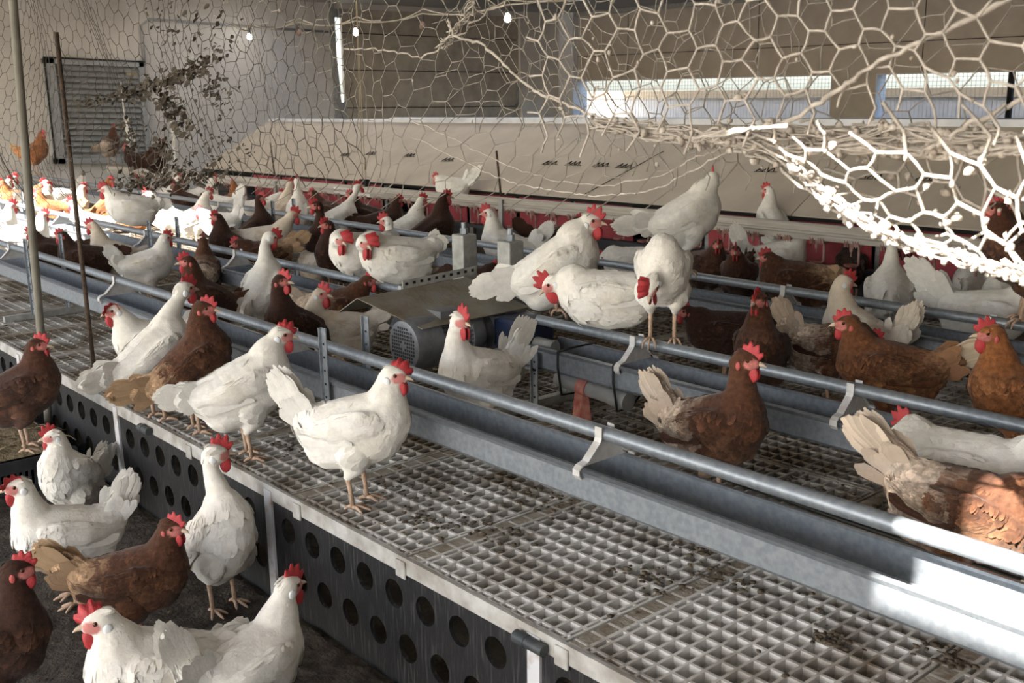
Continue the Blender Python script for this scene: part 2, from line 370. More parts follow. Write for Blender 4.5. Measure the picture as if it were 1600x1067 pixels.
b = MB(); b.box(-14.4, 1.2, YE+.03, 5.40, .02, .05); struct(b.build('floor_pit', M['pit']))
# joists under the slats
for i, y in enumerate((1.9, 2.78, 3.6, 4.1, 4.8)):
    b = MB(); b.box(-14.3, 1.2, y-.02, y+.02, .0, ZP-.031); o = b.build('support_beam', M['galv_dusty'])
    tag(o, 'long steel support beam under the slat floor, %s from the front boards' % ['nearest', 'second', 'third', 'fourth', 'farthest'][i], 'beam', 'support beams under the slats')
# pale edging lip along the front
b = MB(); b.box(-14.3, 1.2, YE-.012, YE-.001, ZP-.045, ZP+.002); tag(b.build('edge_strip', M['edge']), 'pale plastic edging strip along the front rim of the slatted platform', 'edging')
# front boards with round holes
def hole_board(L, holes_x, rows, H, r=.041, th=.012, n=20):
    b = MB()
    zs = [0]
    def quad(x0, x1, z0, z1):
        b.add([(x0, 0, z0), (x1, 0, z0), (x1, 0, z1), (x0, 0, z1)], [(0, 1, 2, 3)]); b.add([(x0, th, z0), (x1, th, z0), (x1, th, z1), (x0, th, z1)], [(3, 2, 1, 0)])
    z = 0
    for (zc, off) in rows:
        z0, z1 = zc-.06, zc+.06
        if z0 > z: quad(0, L, z, z0)
        x = 0
        for hx in [h+off for h in holes_x if h+off+.062 < L]:
            a, c = hx-.06, hx+.06
            if a > x: quad(x, a, z0, z1)
            sq = []
            for k in range(n):
                t = 2*math.pi*k/n+math.pi/n; dx, dz = math.cos(t), math.sin(t); q = .06/max(abs(dx), abs(dz)); sq.append((hx+dx*q, zc+dz*q))
            # snap nearest samples to the corners
            for cx, cz in ((a, z0), (c, z0), (c, z1), (a, z1)):
                k = min(range(n), key=lambda i: (sq[i][0]-cx)**2+(sq[i][1]-cz)**2); sq[k] = (cx, cz)
            ci = [(hx+math.cos(2*math.pi*k/n+math.pi/n)*r, zc+math.sin(2*math.pi*k/n+math.pi/n)*r) for k in range(n)]
            vs = [(p[0], 0, p[1]) for p in sq]+[(p[0], 0, p[1]) for p in ci]+[(p[0], th, p[1]) for p in ci]+[(p[0], th, p[1]) for p in sq]
            fs = []
            for k in range(n):
                j = (k+1) % n
                fs += [(k, j, n+j, n+k), (n+k, n+j, 2*n+j, 2*n+k), (2*n+k, 2*n+j, 3*n+j, 3*n+k)]
            b.add(vs, fs); x = c
        quad(x, L, z0, z1); z = z1
    quad(0, L, z, H)
    b.add([(0, 0, H), (L, 0, H), (L, th, H), (0, th, H)], [(0, 1, 2, 3)])
    b.add([(0, 0, 0), (0, 0, H), (0, th, H), (0, th, 0)], [(0, 1, 2, 3)]); b.add([(L, 0, 0), (L, 0, H), (L, th, H), (L, th, 0)], [(3, 2, 1, 0)])
    return b
straps_x = [-1.64-1.24*i for i in range(-2, 11)]
pos_word = ['nearest the camera on the right', 'right of the wide nearest batten', 'the foreground one with staggered holes', 'behind the stretched white hen', 'beneath the brown hen and the rusty rod', 'behind the straw topped crate', 'left of the straw topped crate', 'third left of the crate', 'fourth left of the crate', 'fifth left of the crate', 'sixth left of the crate', 'at the far left end']
bsrc = None
for i, xs in enumerate(straps_x[:-1]):
    if bsrc is None: bsrc = hole_board(1.235, [.105+.1415*k for k in range(8)], [(.133, .055), (.277, 0)], .352).build('front_board', M['board'], None, local=True); o = bsrc
    else: o = bsrc.copy(); link(o)
    o.location = (straps_x[i+1]+.0025, YE-.008, 0)
    tag(o, 'black perforated front board of the platform, '+pos_word[i], 'board', 'perforated front boards')
ssrc = None
for i, xs in enumerate(straps_x):
    if ssrc is None:
        b = MB(); b.box(-.021, .021, -.008, 0, 0, .385); ssrc = b.build('batten', M['strap'], None, local=True); o = ssrc
    else: o = ssrc.copy(); link(o)
    o.location = (xs, YE-.0085, 0); o.rotation_euler.y = [.02, -.03, .01, .0, -.02][i % 5]
    tag(o, 'white batten over the board joint, '+(['hidden at the right end', 'right of the frame', 'wide one at the bottom right of the boards', 'beside the stretched white hen', 'under the tail of the white hen by the rod', 'behind the brown hen on the crate'][i] if i < 6 else '%s left of the crate' % ['first', 'second', 'third', 'fourth', 'fifth', 'sixth', 'seventh'][i-6]), 'batten', 'white battens on the front boards')
# dark conduit couplings clipped along the edge
for i, (u0, v0, u1, v1, lab) in enumerate([(808, 944, 853, 970, 'short dark conduit coupling on the platform edge above the wide white batten'), (218, 632, 232, 641, 'small dark conduit coupling on the platform edge beside the rusty rod')]):
    a = ony(u0, v0, YE-.022); c = ony(u1, v1, YE-.022); z = ZP-.03
    b = MB(); b.tube([(a[0], YE-.028, z), (a[0]*.6+c[0]*.4, YE-.028, z)], .016, 12); b.tube([(a[0]*.6+c[0]*.4, YE-.028, z), (c[0], YE-.028, z)], .0145, 12)
    tag(b.build('conduit_coupling', M['conduit'], None, True, angle=40), lab, 'conduit', 'conduit couplings on the edge')
for i, (x, lab) in enumerate([(-2.16, 'grey edge clip on the platform rim below the first filled joint'), (-1.545, 'grey edge clip on the rim below the second filled joint'), (-2.70, 'grey edge clip on the rim right of the middle batten'), (-3.45, 'grey edge clip on the rim below the white hen by the pipe')]):
    b = MB(); b.box(x-.022, x+.022, YE-.018, YE-.011, ZP-.058, ZP-.008)
    tag(b.build('edge_clip', M['edge'], None, bevel=.004), lab, 'clip', 'edge clips')
# droppings lying on the slats (uncountable)
def lumps(n, fpos, smin, smax, flat=.5):
    b = MB(); ico = bmesh.new(); bmesh.ops.create_icosphere(ico, subdivisions=1, radius=1); V = [v.co.copy() for v in ico.verts]; F = [tuple(v.index for v in f.verts) for f in ico.faces]; ico.free()
    for _ in range(n):
        p = fpos(); s = random.uniform(smin, smax); rz = random.uniform(0, 6.28); ca, sa = math.cos(rz), math.sin(rz); ex = random.uniform(.7, 1.6); jr = .25 if flat < 1 else .42
        vs = []
        for v in V:
            k = s*random.uniform(1-jr, 1+jr); x, y, z = v.x*k*ex, v.y*k, v.z*k*flat; vs.append((p[0]+x*ca-y*sa, p[1]+x*sa+y*ca, p[2]+z))
        b.add(vs, F)
    return b
spots = [(845, 782, .14), (700, 690, .15), (1010, 905, .10), (1130, 905, .07), (470, 700, .16), (660, 815, .10), (1000, 620, .2), (880, 640, .2), (1060, 700, .2), (930, 660, .2), (1250, 760, .2), (640, 770, .2), (60, 470, .3), (1390, 790, .2), (1090, 860, .1), (770, 830, .1), (1480, 1030, .05), (1300, 1000, .05), (560, 700, .2)]
def dp():
    u, v, s = random.choice(spots); p = onz(u, v, ZP); return (p[0]+random.gauss(0, s*.6), max(p[1]+random.gauss(0, s*.35), YE+.02), ZP+.003)
tag(lumps(700, dp, .003, .0105, .3).build('droppings', M['manure'], None, True), 'brown droppings caked in patches on the pale slats', 'droppings', kind='stuff')
def dp2(): return (random.uniform(-9, .3), random.uniform(1.52, 5.2), ZP+.002)
tag(lumps(900, dp2, .003, .010, .35).build('loose_droppings', M['manure'], None, True), 'small dry droppings scattered thinly over the whole slat floor', 'droppings', kind='stuff')
# litter floor in front
b = MB(); nx, ny = 150, 50; vs = []; fs = []
for i in range(nx+1):
    for j in range(ny+1):
        x = -7+8*i/nx; y = -.2+1.66*j/ny; vs.append((x, y, .004+random.random()*.016+.02*max(0, math.sin(x*5.1+y*3)*math.sin(x*2.3-y*4.7))))
for i in range(nx):
    for j in range(ny): a = i*(ny+1)+j; fs.append((a, a+ny+1, a+ny+2, a+1))
b.add(vs, fs); tag(b.build('litter', M['litter'], None, True), 'dark crumbly litter covering the floor in front of the platform', 'litter', kind='stuff')
tag(lumps(700, lambda: (random.uniform(-6, .5), random.uniform(.1, 1.46), .02), .002, .007, .5).build('litter_crumbs', M['manure'], None, True), 'brown crumbs and straw bits strewn on the dark litter', 'litter', kind='stuff')

# ------------------------------------------------------------------ feeding troughs with perch pipes
def trough_line(name, label, yc, xr, br, legs, zpipe=.735, group='trough lines'):
    x0, x1 = xr
    t = thing('feeding_trough', label, 'feeding trough', (x0, yc, ZP), group)
    P = [(-.088, .643), (-.096, .656), (-.080, .659), (-.083, .650), (-.083, .580), (-.076, .572), (.076, .572), (.083, .580), (.083, .650), (.080, .659), (.096, .656), (.088, .643)]
    b = MB(); b.sheet([(yc+p[0], p[1]) for p in P], x0, x1, .0028, 1); b.build('trough_channel', M['galv'], t)
    b = MB(); b.tube([(x0-.02, yc, zpipe), (x1+.02, yc, zpipe)], .0195, 18); b.build('perch_pipe', M['galv'], t, True, angle=50)
    for x in br:
        b = MB(); w = .012
        F = [(-.0215, .757), (-.0215, .728), (-.026, .716), (-.070, .674), (-.092, .668), (-.1015, .660), (-.1015, .646), (-.094, .636), (-.084, .638)]
        for s in (-1, 1): b.sheet([(yc+s*p[0], p[1]) for p in F], x-w, x+w, .003*s)
        pl = [(-.022, .722), (.022, .722), (.070, .672), (.080, .664), (-.080, .664), (-.070, .672)]
        b.add([(x-.0015, yc+p[0], p[1]) for p in pl]+[(x+.0015, yc+p[0], p[1]) for p in pl], [(0, 1, 2, 3, 4, 5), (11, 10, 9, 8, 7, 6)]+[(i, (i+1) % 6, 6+(i+1) % 6, 6+i) for i in range(6)])
        b.build('perch_bracket', M['bracket'], t)
    for x, zt in legs:
        for s in (-1, 1):
            b = MB(); xx = x-(.06 if s > 0 else 0); b.box(xx-.016, xx+.016, yc+s*.104-.002, yc+s*.104+.002, ZP+.03, zt)
            b.box(xx-.016, xx-.012, yc+s*.104-.012, yc+s*.104, ZP+.03, zt)
            for q in range(9):
                z = ZP+.06+q*.046
                if z < zt-.02: b.box(xx-.005, xx+.003, yc+s*.104-.0035, yc+s*.104+.0035, z, z+.007, 1)
            b.build('trough_leg', [M['galv'], M['dark']], t)
        if x in (-3.0, .2): continue
        b = MB(); b.box(x-.07, x-.035, yc-.25, yc+.25, ZP+.001, ZP+.034); b.build('foot_bar', M['galv_dusty'], t)
        b = MB(); b.box(x-.055, x+.01, yc-.106, yc+.106, .566, .575); b.build('leg_strap', M['galv'], t)
    return t
Y1, Y2, Y3 = 1.891, 2.712, 3.884
trough_line('t', 'front galvanised feeding trough with perch pipe running behind the hens at the platform edge', Y1, (-13.2, .6), [-6.666-3.2, -6.666-1.6, -6.666, -5.048, -3.405, -1.809, -.2], [(-6.05, .85), (-3.0, .84), (-9.1, .85), (.2, .84)])
trough_line('t', 'middle row feeding trough with perch pipe, left of the motor', Y2, (-13.2, -3.63), [-6.651-3.2, -8.25, -6.651, -5.423, -3.837], [(-6.36, .85), (-9.4, .85), (-4.9, .70)])
trough_line('t', 'middle row feeding trough with perch pipe, right of the motor and cable ties', Y2, (-2.93, .6), [-2.442, -1.589, -.7, .2], [(-.9, .70), (-2.86, .64)])
trough_line('t', 'rear feeding trough with perch pipe before the nest boxes', Y3, (-13.2, .6), [-9.5, -8, -6.332, -4.4, -2.634, -1.734, -.4], [(-6.95, .84), (-9.9, .84), (-3.9, .70), (-.9, .7)])
# drain pipe strapped under the middle trough
t = thing('drain_pipe', 'grey pipe stub with red clamp strapped under the middle trough', 'pipe', (-2.6, 2.66, .5))
b = MB(); b.tube([(-2.78, 2.655, .545), (-2.43, 2.655, .528)], .030, 16); b.tube([(-2.50, 2.655, .5315), (-2.425, 2.655, .5277)], .034, 16); b.build('pipe', M['greypipe'], t, True, angle=40)
b = MB(); b.tube([(-2.66, 2.655, .539), (-2.615, 2.655, .537)], .036, 16); b.hexa([(-2.65, 2.60, .44), (-2.58, 2.56, .42), (-2.55, 2.60, .425), (-2.61, 2.63, .44)], [(-2.66, 2.62, .52), (-2.62, 2.62, .52), (-2.62, 2.65, .52), (-2.66, 2.65, .52)]); b.build('clamp', M['redcup'], t, True, angle=40)
for i, x in enumerate((-2.74, -2.46)):
    b = MB(); b.tube([(x, Y2-.10, .662), (x, Y2-.1, .60), (x+.02, Y2-.10, .50), (x+.02, Y2-.03, .495), (x+.01, Y2+.08, .57), (x, Y2+.1, .662), (x, Y2, .664), (x, Y2-.10, .662)], .0045, 6)
    tag(b.build('cable_tie', M['cable'], None, True), 'black tie looped round the middle trough, %s end of the drain pipe' % ('motor', 'right hand')[i], 'cable tie', 'black ties on the middle trough')
b = MB(); b.tube([(-3.14, 2.66, ZP+.01), (-2.95, 2.60, ZP+.012), (-2.75, 2.62, ZP+.012), (-2.6, 2.58, ZP+.012), (-2.2, 2.56, ZP+.012), (-1.5, 2.52, ZP+.012), (-.8, 2.5, ZP+.012), (.3, 2.5, ZP+.012)], .007, 7)
tag(b.build('cable', M['cable'], None, True), 'black cable lying on the slats below the middle trough', 'cable')

# ------------------------------------------------------------------ motor drive between the two trough halves
t = thing('drive_motor', 'grey electric gear motor under a soiled sheet metal cover on the slats', 'motor', (-3.25, 2.5, ZP))
mx, mz = -3.205, .664
ax = (mx, 2.25, mz); dY = (0, 1, 0)
b = MB(); b.lathe([(0, .084), (.004, .095), (.018, .102), (.030, .104), (.125, .104), (.126, .094)], ax, dY, 32)
b.build('fan_cowl', M['motor'], t, True, angle=35)
b = MB()
for i in range(-5, 6):
    for j in range(-5, 6):
        x, z = i*.0135, j*.0135
        if .018 < math.hypot(x, z) < .078: b.box(mx+x-.0045, mx+x+.0045, 2.2495, 2.2512, mz+z-.0045, mz+z+.0045)
b.build('cowl_grille', M['motor_dark'], t)
b = MB(); b.lathe([(.10, .080), (.27, .080)], ax, dY, 28)
for k in range(34):
    a = 2*math.pi*k/34; ca, sa = math.cos(a), math.sin(a); r0, r1, w = .078, .094, .0022
    vs = []
    for y in (2.375, 2.54):
        for (r, ww) in ((r0, -w), (r1, -w), (r1, w), (r0, w)): vs.append((mx+ca*r-sa*ww, y, mz+sa*r+ca*ww))
    b.hexa(vs[:4], vs[4:])
b.build('motor_body', M['motor'], t)
b = MB(); b.lathe([(.268, .090), (.272, .097), (.325, .097), (.340, .088), (.36, .07)], ax, dY, 28); b.box(mx-.05, mx+.055, 2.39, 2.50, mz+.07, mz+.118)
b.build('motor_flange', M['motor'], t, True, angle=35)
b = MB(); b.lathe([(.34, .055), (.345, .066), (.40, .066), (.415, .080), (.52, .080), (.53, .06)], ax, dY, 24); b.box(mx-.07, mx+.07, 2.66, 2.79, mz-.10, mz+.06)
b.build('gearbox', M['motor'], t, True, angle=35)
b = MB(); b.tube([(mx+.10, 2.70, mz-.02), (mx+.36, 2.70, mz-.02)], .026, 14); b.build('drive_shaft', M['galv_dusty'], t, True, angle=40)
b = MB(); b.box(-3.12, -2.95, 2.63, 2.80, .585, .735); b.box(-3.16, -3.11, 2.65, 2.78, .60, .72); b.build('drive_housing', M['blue'], t, bevel=.018)
b = MB()
b.hexa([(-3.12, 2.28, .737), (-3.10, 2.80, .748), (-3.40, 2.72, .842), (-3.43, 2.20, .822)], [(-3.12, 2.28, .740), (-3.10, 2.80, .751), (-3.40, 2.72, .845), (-3.43, 2.20, .825)])
b.hexa([(-3.43, 2.20, .822), (-3.40, 2.72, .842), (-3.52, 2.72, .76), (-3.60, 2.22, .74)], [(-3.432, 2.20, .825), (-3.402, 2.72, .845), (-3.524, 2.72, .763), (-3.604, 2.22, .743)])
b.build('sheet_cover', M['cover'], t)
b = MB()
a0, a1 = np.array((-3.405, 2.40, .848)), np.array((-3.385, 2.76, .868))
b.hexa([a0+(0, 0, -.012), a1+(0, 0, -.012), a1+(-.004, 0, -.012), a0+(-.004, 0, -.012)], [a0+(0, 0, .022), a1+(0, 0, .022), a1+(-.004, 0, .022), a0+(-.004, 0, .022)])
for k in range(10):
    p = a0+(a1-a0)*(k+.5)/10; b.box(p[0]-.0005, p[0]+.0012, p[1]-.007, p[1]+.007, p[2]+.001, p[2]+.012, 1)
b.build('perforated_strip', [M['galv_dusty'], M['dark']], t)
for i, x in enumerate((-3.28, -3.584)):
    b = MB(); yp = 2.86; b.box(x-.04, x+.04, yp-.04, yp+.04, ZP+.002, .995); b.build('drive_post', M['galv_dusty'], t, bevel=.006)
    b = MB(); b.tube([(x-.0, yp, .995), (x, yp, 1.02)], .018, 6); b.tube([(x, yp, 1.02), (x, yp, 1.045)], .011, 10); b.build('post_bolt', M['galv'], t)

# ------------------------------------------------------------------ nest boxes
tl = lambda x: .0085*(x+4)
NX0, NX1 = -11.35, .8
t = thing('nest_box_row', 'long row of nest boxes with beige slanted roof and red front flaps', 'nest boxes', (-5, 5.5, ZP))
def hx(b, x0, x1, pts, mi=0, f=tl):
    """prism: polygon in (y,z) between x0 and x1, tilted along x"""
    n = len(pts); vs = [(x0, p[0], p[1]+f(x0)) for p in pts]+[(x1, p[0], p[1]+f(x1)) for p in pts]
    b.add(vs, [tuple(range(n)), tuple(range(2*n-1, n-1, -1))]+[(i, n+i, n+(i+1) % n, (i+1) % n) for i in range(n)], mi)
rx = [NX0, -8.9, -6.06, -3.6, -1.2, NX1]
for i in range(len(rx)-1):
    b = MB(); hx(b, rx[i]+.003, rx[i+1]-.003, [(5.33, .846), (6.20, 1.335), (6.20, 1.352), (5.33, .863)]); b.build('roof_board', M['roof'], t)
b = MB(); hx(b, NX0, -8.9, [(6.185, 1.330), (6.235, 1.335), (6.235, 1.375), (6.185, 1.368)]); hx(b, -8.9, NX1, [(6.185, 1.330), (6.240, 1.335), (6.240, 1.392), (6.185, 1.385)])
b.build('ridge_profile', M['ridge'], t)
b = MB(); hx(b, NX0, NX1, [(6.26, .03), (6.30, .03), (6.30, 1.30), (6.26, 1.30)]); b.build('back_wall', M['roof'], t)
b = MB(); hx(b, NX0+.01, NX0+.03, [(5.40, .05), (6.24, .05), (6.19, 1.325), (5.36, .85)]); b.build('gable_panel', M['roof'], t)
b = MB(); hx(b, NX0, NX1, [(5.43, .02), (5.46, .02), (5.46, .60), (5.43, .60)]); b.build('base_panel', M['nestbase'], t)
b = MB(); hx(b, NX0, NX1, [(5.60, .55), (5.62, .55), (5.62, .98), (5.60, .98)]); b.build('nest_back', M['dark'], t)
b = MB(); hx(b, NX0, NX1, [(5.325, .832), (5.335, .832), (5.335, .853), (5.325, .853)]); b.build('roof_edge', M['dark'], t)
b = MB(); hx(b, NX0, NX1, [(5.24, .575), (5.30, .575), (5.30, .60), (5.24, .60)]); hx(b, NX0, NX1, [(5.30, .575), (5.43, .56), (5.43, .57), (5.30, .59)]); b.build('nest_perch', M['nestbase'], t)
x = NX1-.3; i = 0
while x-.55 > NX0:
    if i % 5 != 3 and not (-4.80 < x-.27 < -4.5):
        b = MB(); n = 6; vs = []
        for k in range(n+1):
            xx = x-.55+.55*k/n; w = .006*math.sin(k*1.7+i); vs += [(xx, 5.385+w, .585+tl(xx)), (xx, 5.372+w*.4, .84+tl(xx)), (xx, 5.379+w*.4, .84+tl(xx)), (xx, 5.392+w, .585+tl(xx))]
        fs = []
        for k in range(n):
            for q in range(4): fs.append((4*k+q, 4*k+(q+1) % 4, 4*k+4+(q+1) % 4, 4*k+4+q))
        fs += [(0, 1, 2, 3), (4*n+3, 4*n+2, 4*n+1, 4*n)]
        b.add(vs, fs); b.build('nest_flap', M['red'], t)
    if i % 2 == 0:
        b = MB(); hx(b, x+.01, x+.05, [(5.40, .42), (5.44, .42), (5.44, .85), (5.40, .85)]); b.build('nest_divider', M['galv_dusty'], t)
    x -= .60; i += 1
# marker scribbles on the roof boards
def roofpt(x, s): return np.array((x, 5.33+.87*s, .864+.489*s+tl(x)))
for (u, v) in [(860, 255), (896, 256), (940, 258), (976, 260), (1197, 266), (640, 243), (580, 240), (1362, 277), (1450, 280), (540, 242), (700, 250)]:
    d = ray(u, v); den = d[2]-d[1]*(.489/.87)-d[0]*.0085
    tt = (.8665+.034-.489/.87*5.33-CAM[2])/den; p = CAM+d*tt
    s = (p[1]-5.33)/.87; b = MB()
    for k in range(3):
        q = [roofpt(p[0]-.07+.045*k, s-.01), roofpt(p[0]-.045+.045*k, s+.035), roofpt(p[0]-.04+.05*k, s-.005)]
        b.tube([a+np.array((0, -.001, .002)) for a in q], .004, 4)
    b.tube([roofpt(p[0]-.08, s-.02)+np.array((0, 0, .002)), roofpt(p[0]+.09, s-.012)+np.array((0, 0, .002))], .003, 4)
    b.build('marker_scribble', M['ink'], t)
# diagonal seam line drawn across the roof
b = MB(); b.tube([roofpt(-5.35, .02)+np.array((0, 0, .002)), roofpt(-5.05, .62)+np.array((0, 0, .002))], .003, 4); b.build('seam', M['ink'], t)
# stencilled letters on a flap
cu = bpy.data.curves.new('stencil', 'FONT'); cu.body = 'JAN'; cu.size = .075; cu.extrude = .001
cu.materials.append(M['ink']); tmp = bpy.data.objects.new('tmp', cu); link(tmp)
me = bpy.data.meshes.new_from_object(tmp.evaluated_get(bpy.context.evaluated_depsgraph_get())); bpy.data.objects.remove(tmp)
o = bpy.data.objects.new('stencil_lettering', me); link(o, t)
p = ony(1392, 404, 5.365); o.location = Vector(p)-Vector(t.location); o.rotation_euler = (math.radians(90), 0, 0)

# ------------------------------------------------------------------ drinker line
td = lambda x: .0125*(x+4) if x < -4 else .004*(x+4)
YD = 5.0
t = thing('drinker_line', 'dusty pale nipple drinker beam with red drip cups before the nest boxes', 'drinker line', (-5, YD, ZP))
b = MB(); ns = 20
prof = [(YD-.022, .785), (YD-.022, .862), (YD-.016, .870), (YD+.016, .870), (YD+.022, .862), (YD+.022, .785)]
for k in range(ns):
    x0 = -13.3+(13.9)*k/ns; x1 = -13.3+13.9*(k+1)/ns; hx(b, x0, x1, prof, 0, td)
b.build('drinker_beam', M['beam'], t)
b = MB()
for k in range(ns):
    x0 = -13.3+(13.9)*k/ns; x1 = -13.3+13.9*(k+1)/ns; b.tube([(x0, YD-.024, .822+td(x0)), (x1, YD-.024, .822+td(x1))], .010, 8, False)
b.build('water_pipe', M['beam'], t, True)
def cup(x):
    z = td(x); b = MB()
    b.box(x-.035, x-.022, YD-.026, YD+.026, .765+z, .790+z); b.box(x+.020, x+.052, YD-.026, YD+.026, .770+z, .790+z)
    for q in (-.03, -.012, .02, .035, .05): b.tube([(x+q, YD-.034, .80+z), (x+q+.006, YD-.034, .765+z)], .003, 5)
    b.tube([(x, YD-.01, .785+z), (x, YD-.01, .740+z)], [.013, .008], 8); b.tube([(x, YD-.01, .74+z), (x, YD-.01, .715+z)], .003, 6)
    b.build('nipple', M['pinkarm'], t)
    b = MB(); b.lathe([(0, .008), (.006, .030), (.016, .036), (.018, .034), (.009, .026), (.007, .004)], (x, YD-.01, .655+z), (0, 0, 1), 14); c = b.build('drip_cup', M['redcup'], t, True)
    b = MB(); b.tube([(x+.045, YD-.01, .77+z), (x+.047, YD-.01, .675+z), (x+.03, YD-.01, .665+z)], [.007, .007, .006], 6)
    b.build('cup_arm', M['pinkarm'], c, True)
x = -.7
while x > -12.5: cup(x); x -= .2085*(1 if x > -9 else 1.7)
b = MB(); x0 = ony(548, 291, YD-.03)[0]; b.box(x0-.28, x0+.28, YD-.026, YD-.0225, .79+td(x0), .845+td(x0)); 
b.build('white_sticker', M['white'], t)
b = MB()
for k in (-.18, -.1, .08, .2): b.box(x0+k-.012, x0+k+.012, YD-.0268, YD-.026, .815+td(x0), .832+td(x0))
b.build('sticker_print', M['ink'], t)
b = MB(); b.box(x0-.05, x0+.05, YD-.0268, YD-.026, .797+td(x0), .806+td(x0)); b.build('sticker_red_mark', M['red'], t)
# stands and hangers of the drinker line
for x, zt in ((-9.1, 1.15), (-5.83, 1.18)):
    b = MB(); b.tube([(x+.04, YD-.035, .86), (x, YD-.035, zt)], .008, 8); b.build('thin_rod', M['rust'], t, True)
    b = MB(); b.box(x+.02, x+.06, YD-.045, YD-.026, ZP, .86+td(x)); b.build('stand_post', M['galv_dusty'], t)
xh = ony(570, 283, YD)[0]
b = MB(); b.tube([(xh+.01, YD, .87+td(xh)), (xh, YD, ZC)], .0035, 5); b.tube([(xh-.03, YD, .87+td(xh)), (xh, YD, ZC)], .0035, 5); b.build('hanging_cord', M['cord'], t, True)
b = MB(); b.box(xh-.05, xh+.05, YD-.02, YD+.02, .87+td(xh), .93+td(xh)); b.build('hanger_block', M['dark'], t)
for x, z0, z1, r in ((-12.55, .86, 1.35, .022), (-12.40, .78, 1.20, .016), (-12.62, .78, 1.75, .008), (-11.3, .75, 1.35, .018)):
    b = MB(); b.tube([(x, YD+.0, z0-.1), (x-.02, YD, z1)], r, 8); b.build('riser_tube', M['white'], t, True)

# ------------------------------------------------------------------ poles, rods, crate, bulbs
b = MB(); b.tube([(-4.90, 1.445, .02), (-4.89, 1.45, .20), (-4.80, 1.45, 1.1), (-4.70, 1.45, 1.98), (-4.64, 1.45, 2.6)], .0175, 12)
tag(b.build('net_pole', M['pole'], None, True), 'slanting grey green pole holding the netting at the far left', 'pole')
b = MB(); b.tube([(-4.377, 1.502, .38), (-4.38, 1.50, 1.0), (-4.386, 1.5, 1.843)], .0095, 8)
tag(b.build('rusty_rod', M['rust'], None, True), 'thin rusty reinforcing rod standing at the platform edge before the louvred vent', 'rod')
t = thing('straw_crate', 'black slotted crate topped with matted straw under the brown hen at far left', 'crate', (-4.72, 1.1, 0))
X0, X1, Ya, Yb, Zt = -5.35, -4.42, .70, 1.40, .16
b = MB(); b.box(X0, X1, Ya, Yb, .005, .02); b.box(X0, X0+.02, Ya, Yb, .02, Zt); b.box(X0, X1, Ya, Ya+.02, .02, Zt); b.box(X0, X1, Yb-.02, Yb, .02, Zt)
b.box(X1-.02, X1, Ya, Yb, .02, .045); b.box(X1-.02, X1, Ya, Yb, .105, Zt); b.box(X1-.028, X1+.008, Ya-.01, Yb+.01, Zt-.022, Zt)
n = 30
for k in range(n+1): y = Ya+(Yb-Ya)*k/n; b.box(X1-.018, X1-.002, y-.005, y+.005, .04, .11)
b.build('crate_body', M['crate'], t)
b = MB(); nx, ny = 36, 28; vs = []; fs = []
for i in range(nx+1):
    for j in range(ny+1):
        u, v = i/nx, j/ny; e = min(u, 1-u, v, 1-v); x = X0+.01+(X1-X0-.01)*u; y = Ya+.01+(Yb-Ya)*v
        vs.append((x, y+random.uniform(-.006, .006), Zt-.03+.075*min(1, e*7)**.5+random.uniform(-.007, .007)))
for i in range(nx):
    for j in range(ny): a = i*(ny+1)+j; fs.append((a, a+ny+1, a+ny+2, a+1))
b.add(vs, fs)
for k in range(260):
    x, y = random.uniform(X0+.03, X1+.01), random.uniform(Ya+.02, Yb); a = random.uniform(0, 3.14); l = random.uniform(.02, .06); z = Zt+.047+random.uniform(0, .008)
    b.tube([(x-math.cos(a)*l, y-math.sin(a)*l, z), (x, y, z+.006), (x+math.cos(a)*l, y+math.sin(a)*l, z-.004)], .0022, 4)
b.build('straw_bed', M['straw'], t, True)
# festoon of bulbs
bl = [(390, 57, 1), (467, 51, 0), (556, 50, 1), (660, 40, 0), (793, 28, 1)]
labs = ['lit bulb on the yellowed cord before the pale end wall', 'unlit dusty bulb between the two lit bulbs on the left', 'lit bulb beside the bright door gap', 'unlit bulb hanging before the door panels', 'lit bulb farthest right before the door corner']
pts = []
for (u, v, on), lab in zip(bl, labs):
    p = ony(u, v, 7.5); t = thing('hanging_bulb', lab, 'light bulb', tuple(p), 'festoon bulbs'); r = .036
    b = MB(); b.lathe([(-.060, .005), (-.055, .014), (-.035, .019), (-.012, .030), (.012, .036), (.030, .030), (.042, .012), (.044, .002)], p, (0, 0, -1), 16); b.build('glass_bulb', M['bulb_on' if on else 'bulb_off'], t, True)
    b = MB(); b.tube([p+np.array((0, 0, .045)), p+np.array((0, 0, .115))], .021, 10); b.build('bulb_socket', M['socket'], t, True, angle=40)
    pts.append(p+np.array((0, 0, .13)))
for k, (dz, sag) in enumerate(((0, .05), (.05, .10))):
    P = [np.array((XW+.05, 7.4, pts[0][2]+.08))]+[q+np.array((0, .02*k, dz)) for q in pts]+[np.array((-6.5, 7.5, pts[-1][2]+.12)), np.array((-2, 7.5, pts[-1][2]+.4))]
    full = []
    for a, c in zip(P[:-1], P[1:]):
        for q in range(8): s = q/8; full.append(a*(1-s)+c*s-np.array((0, 0, sag*4*s*(1-s))))
    full.append(P[-1]); b = MB(); b.tube(full, .007, 6)
    tag(b.build('festoon_cord', M['cord'], None, True), ('yellowed cord carrying the row of bulbs across the barn', 'slack second cord sagging just below the bulb cord')[k], 'cord')

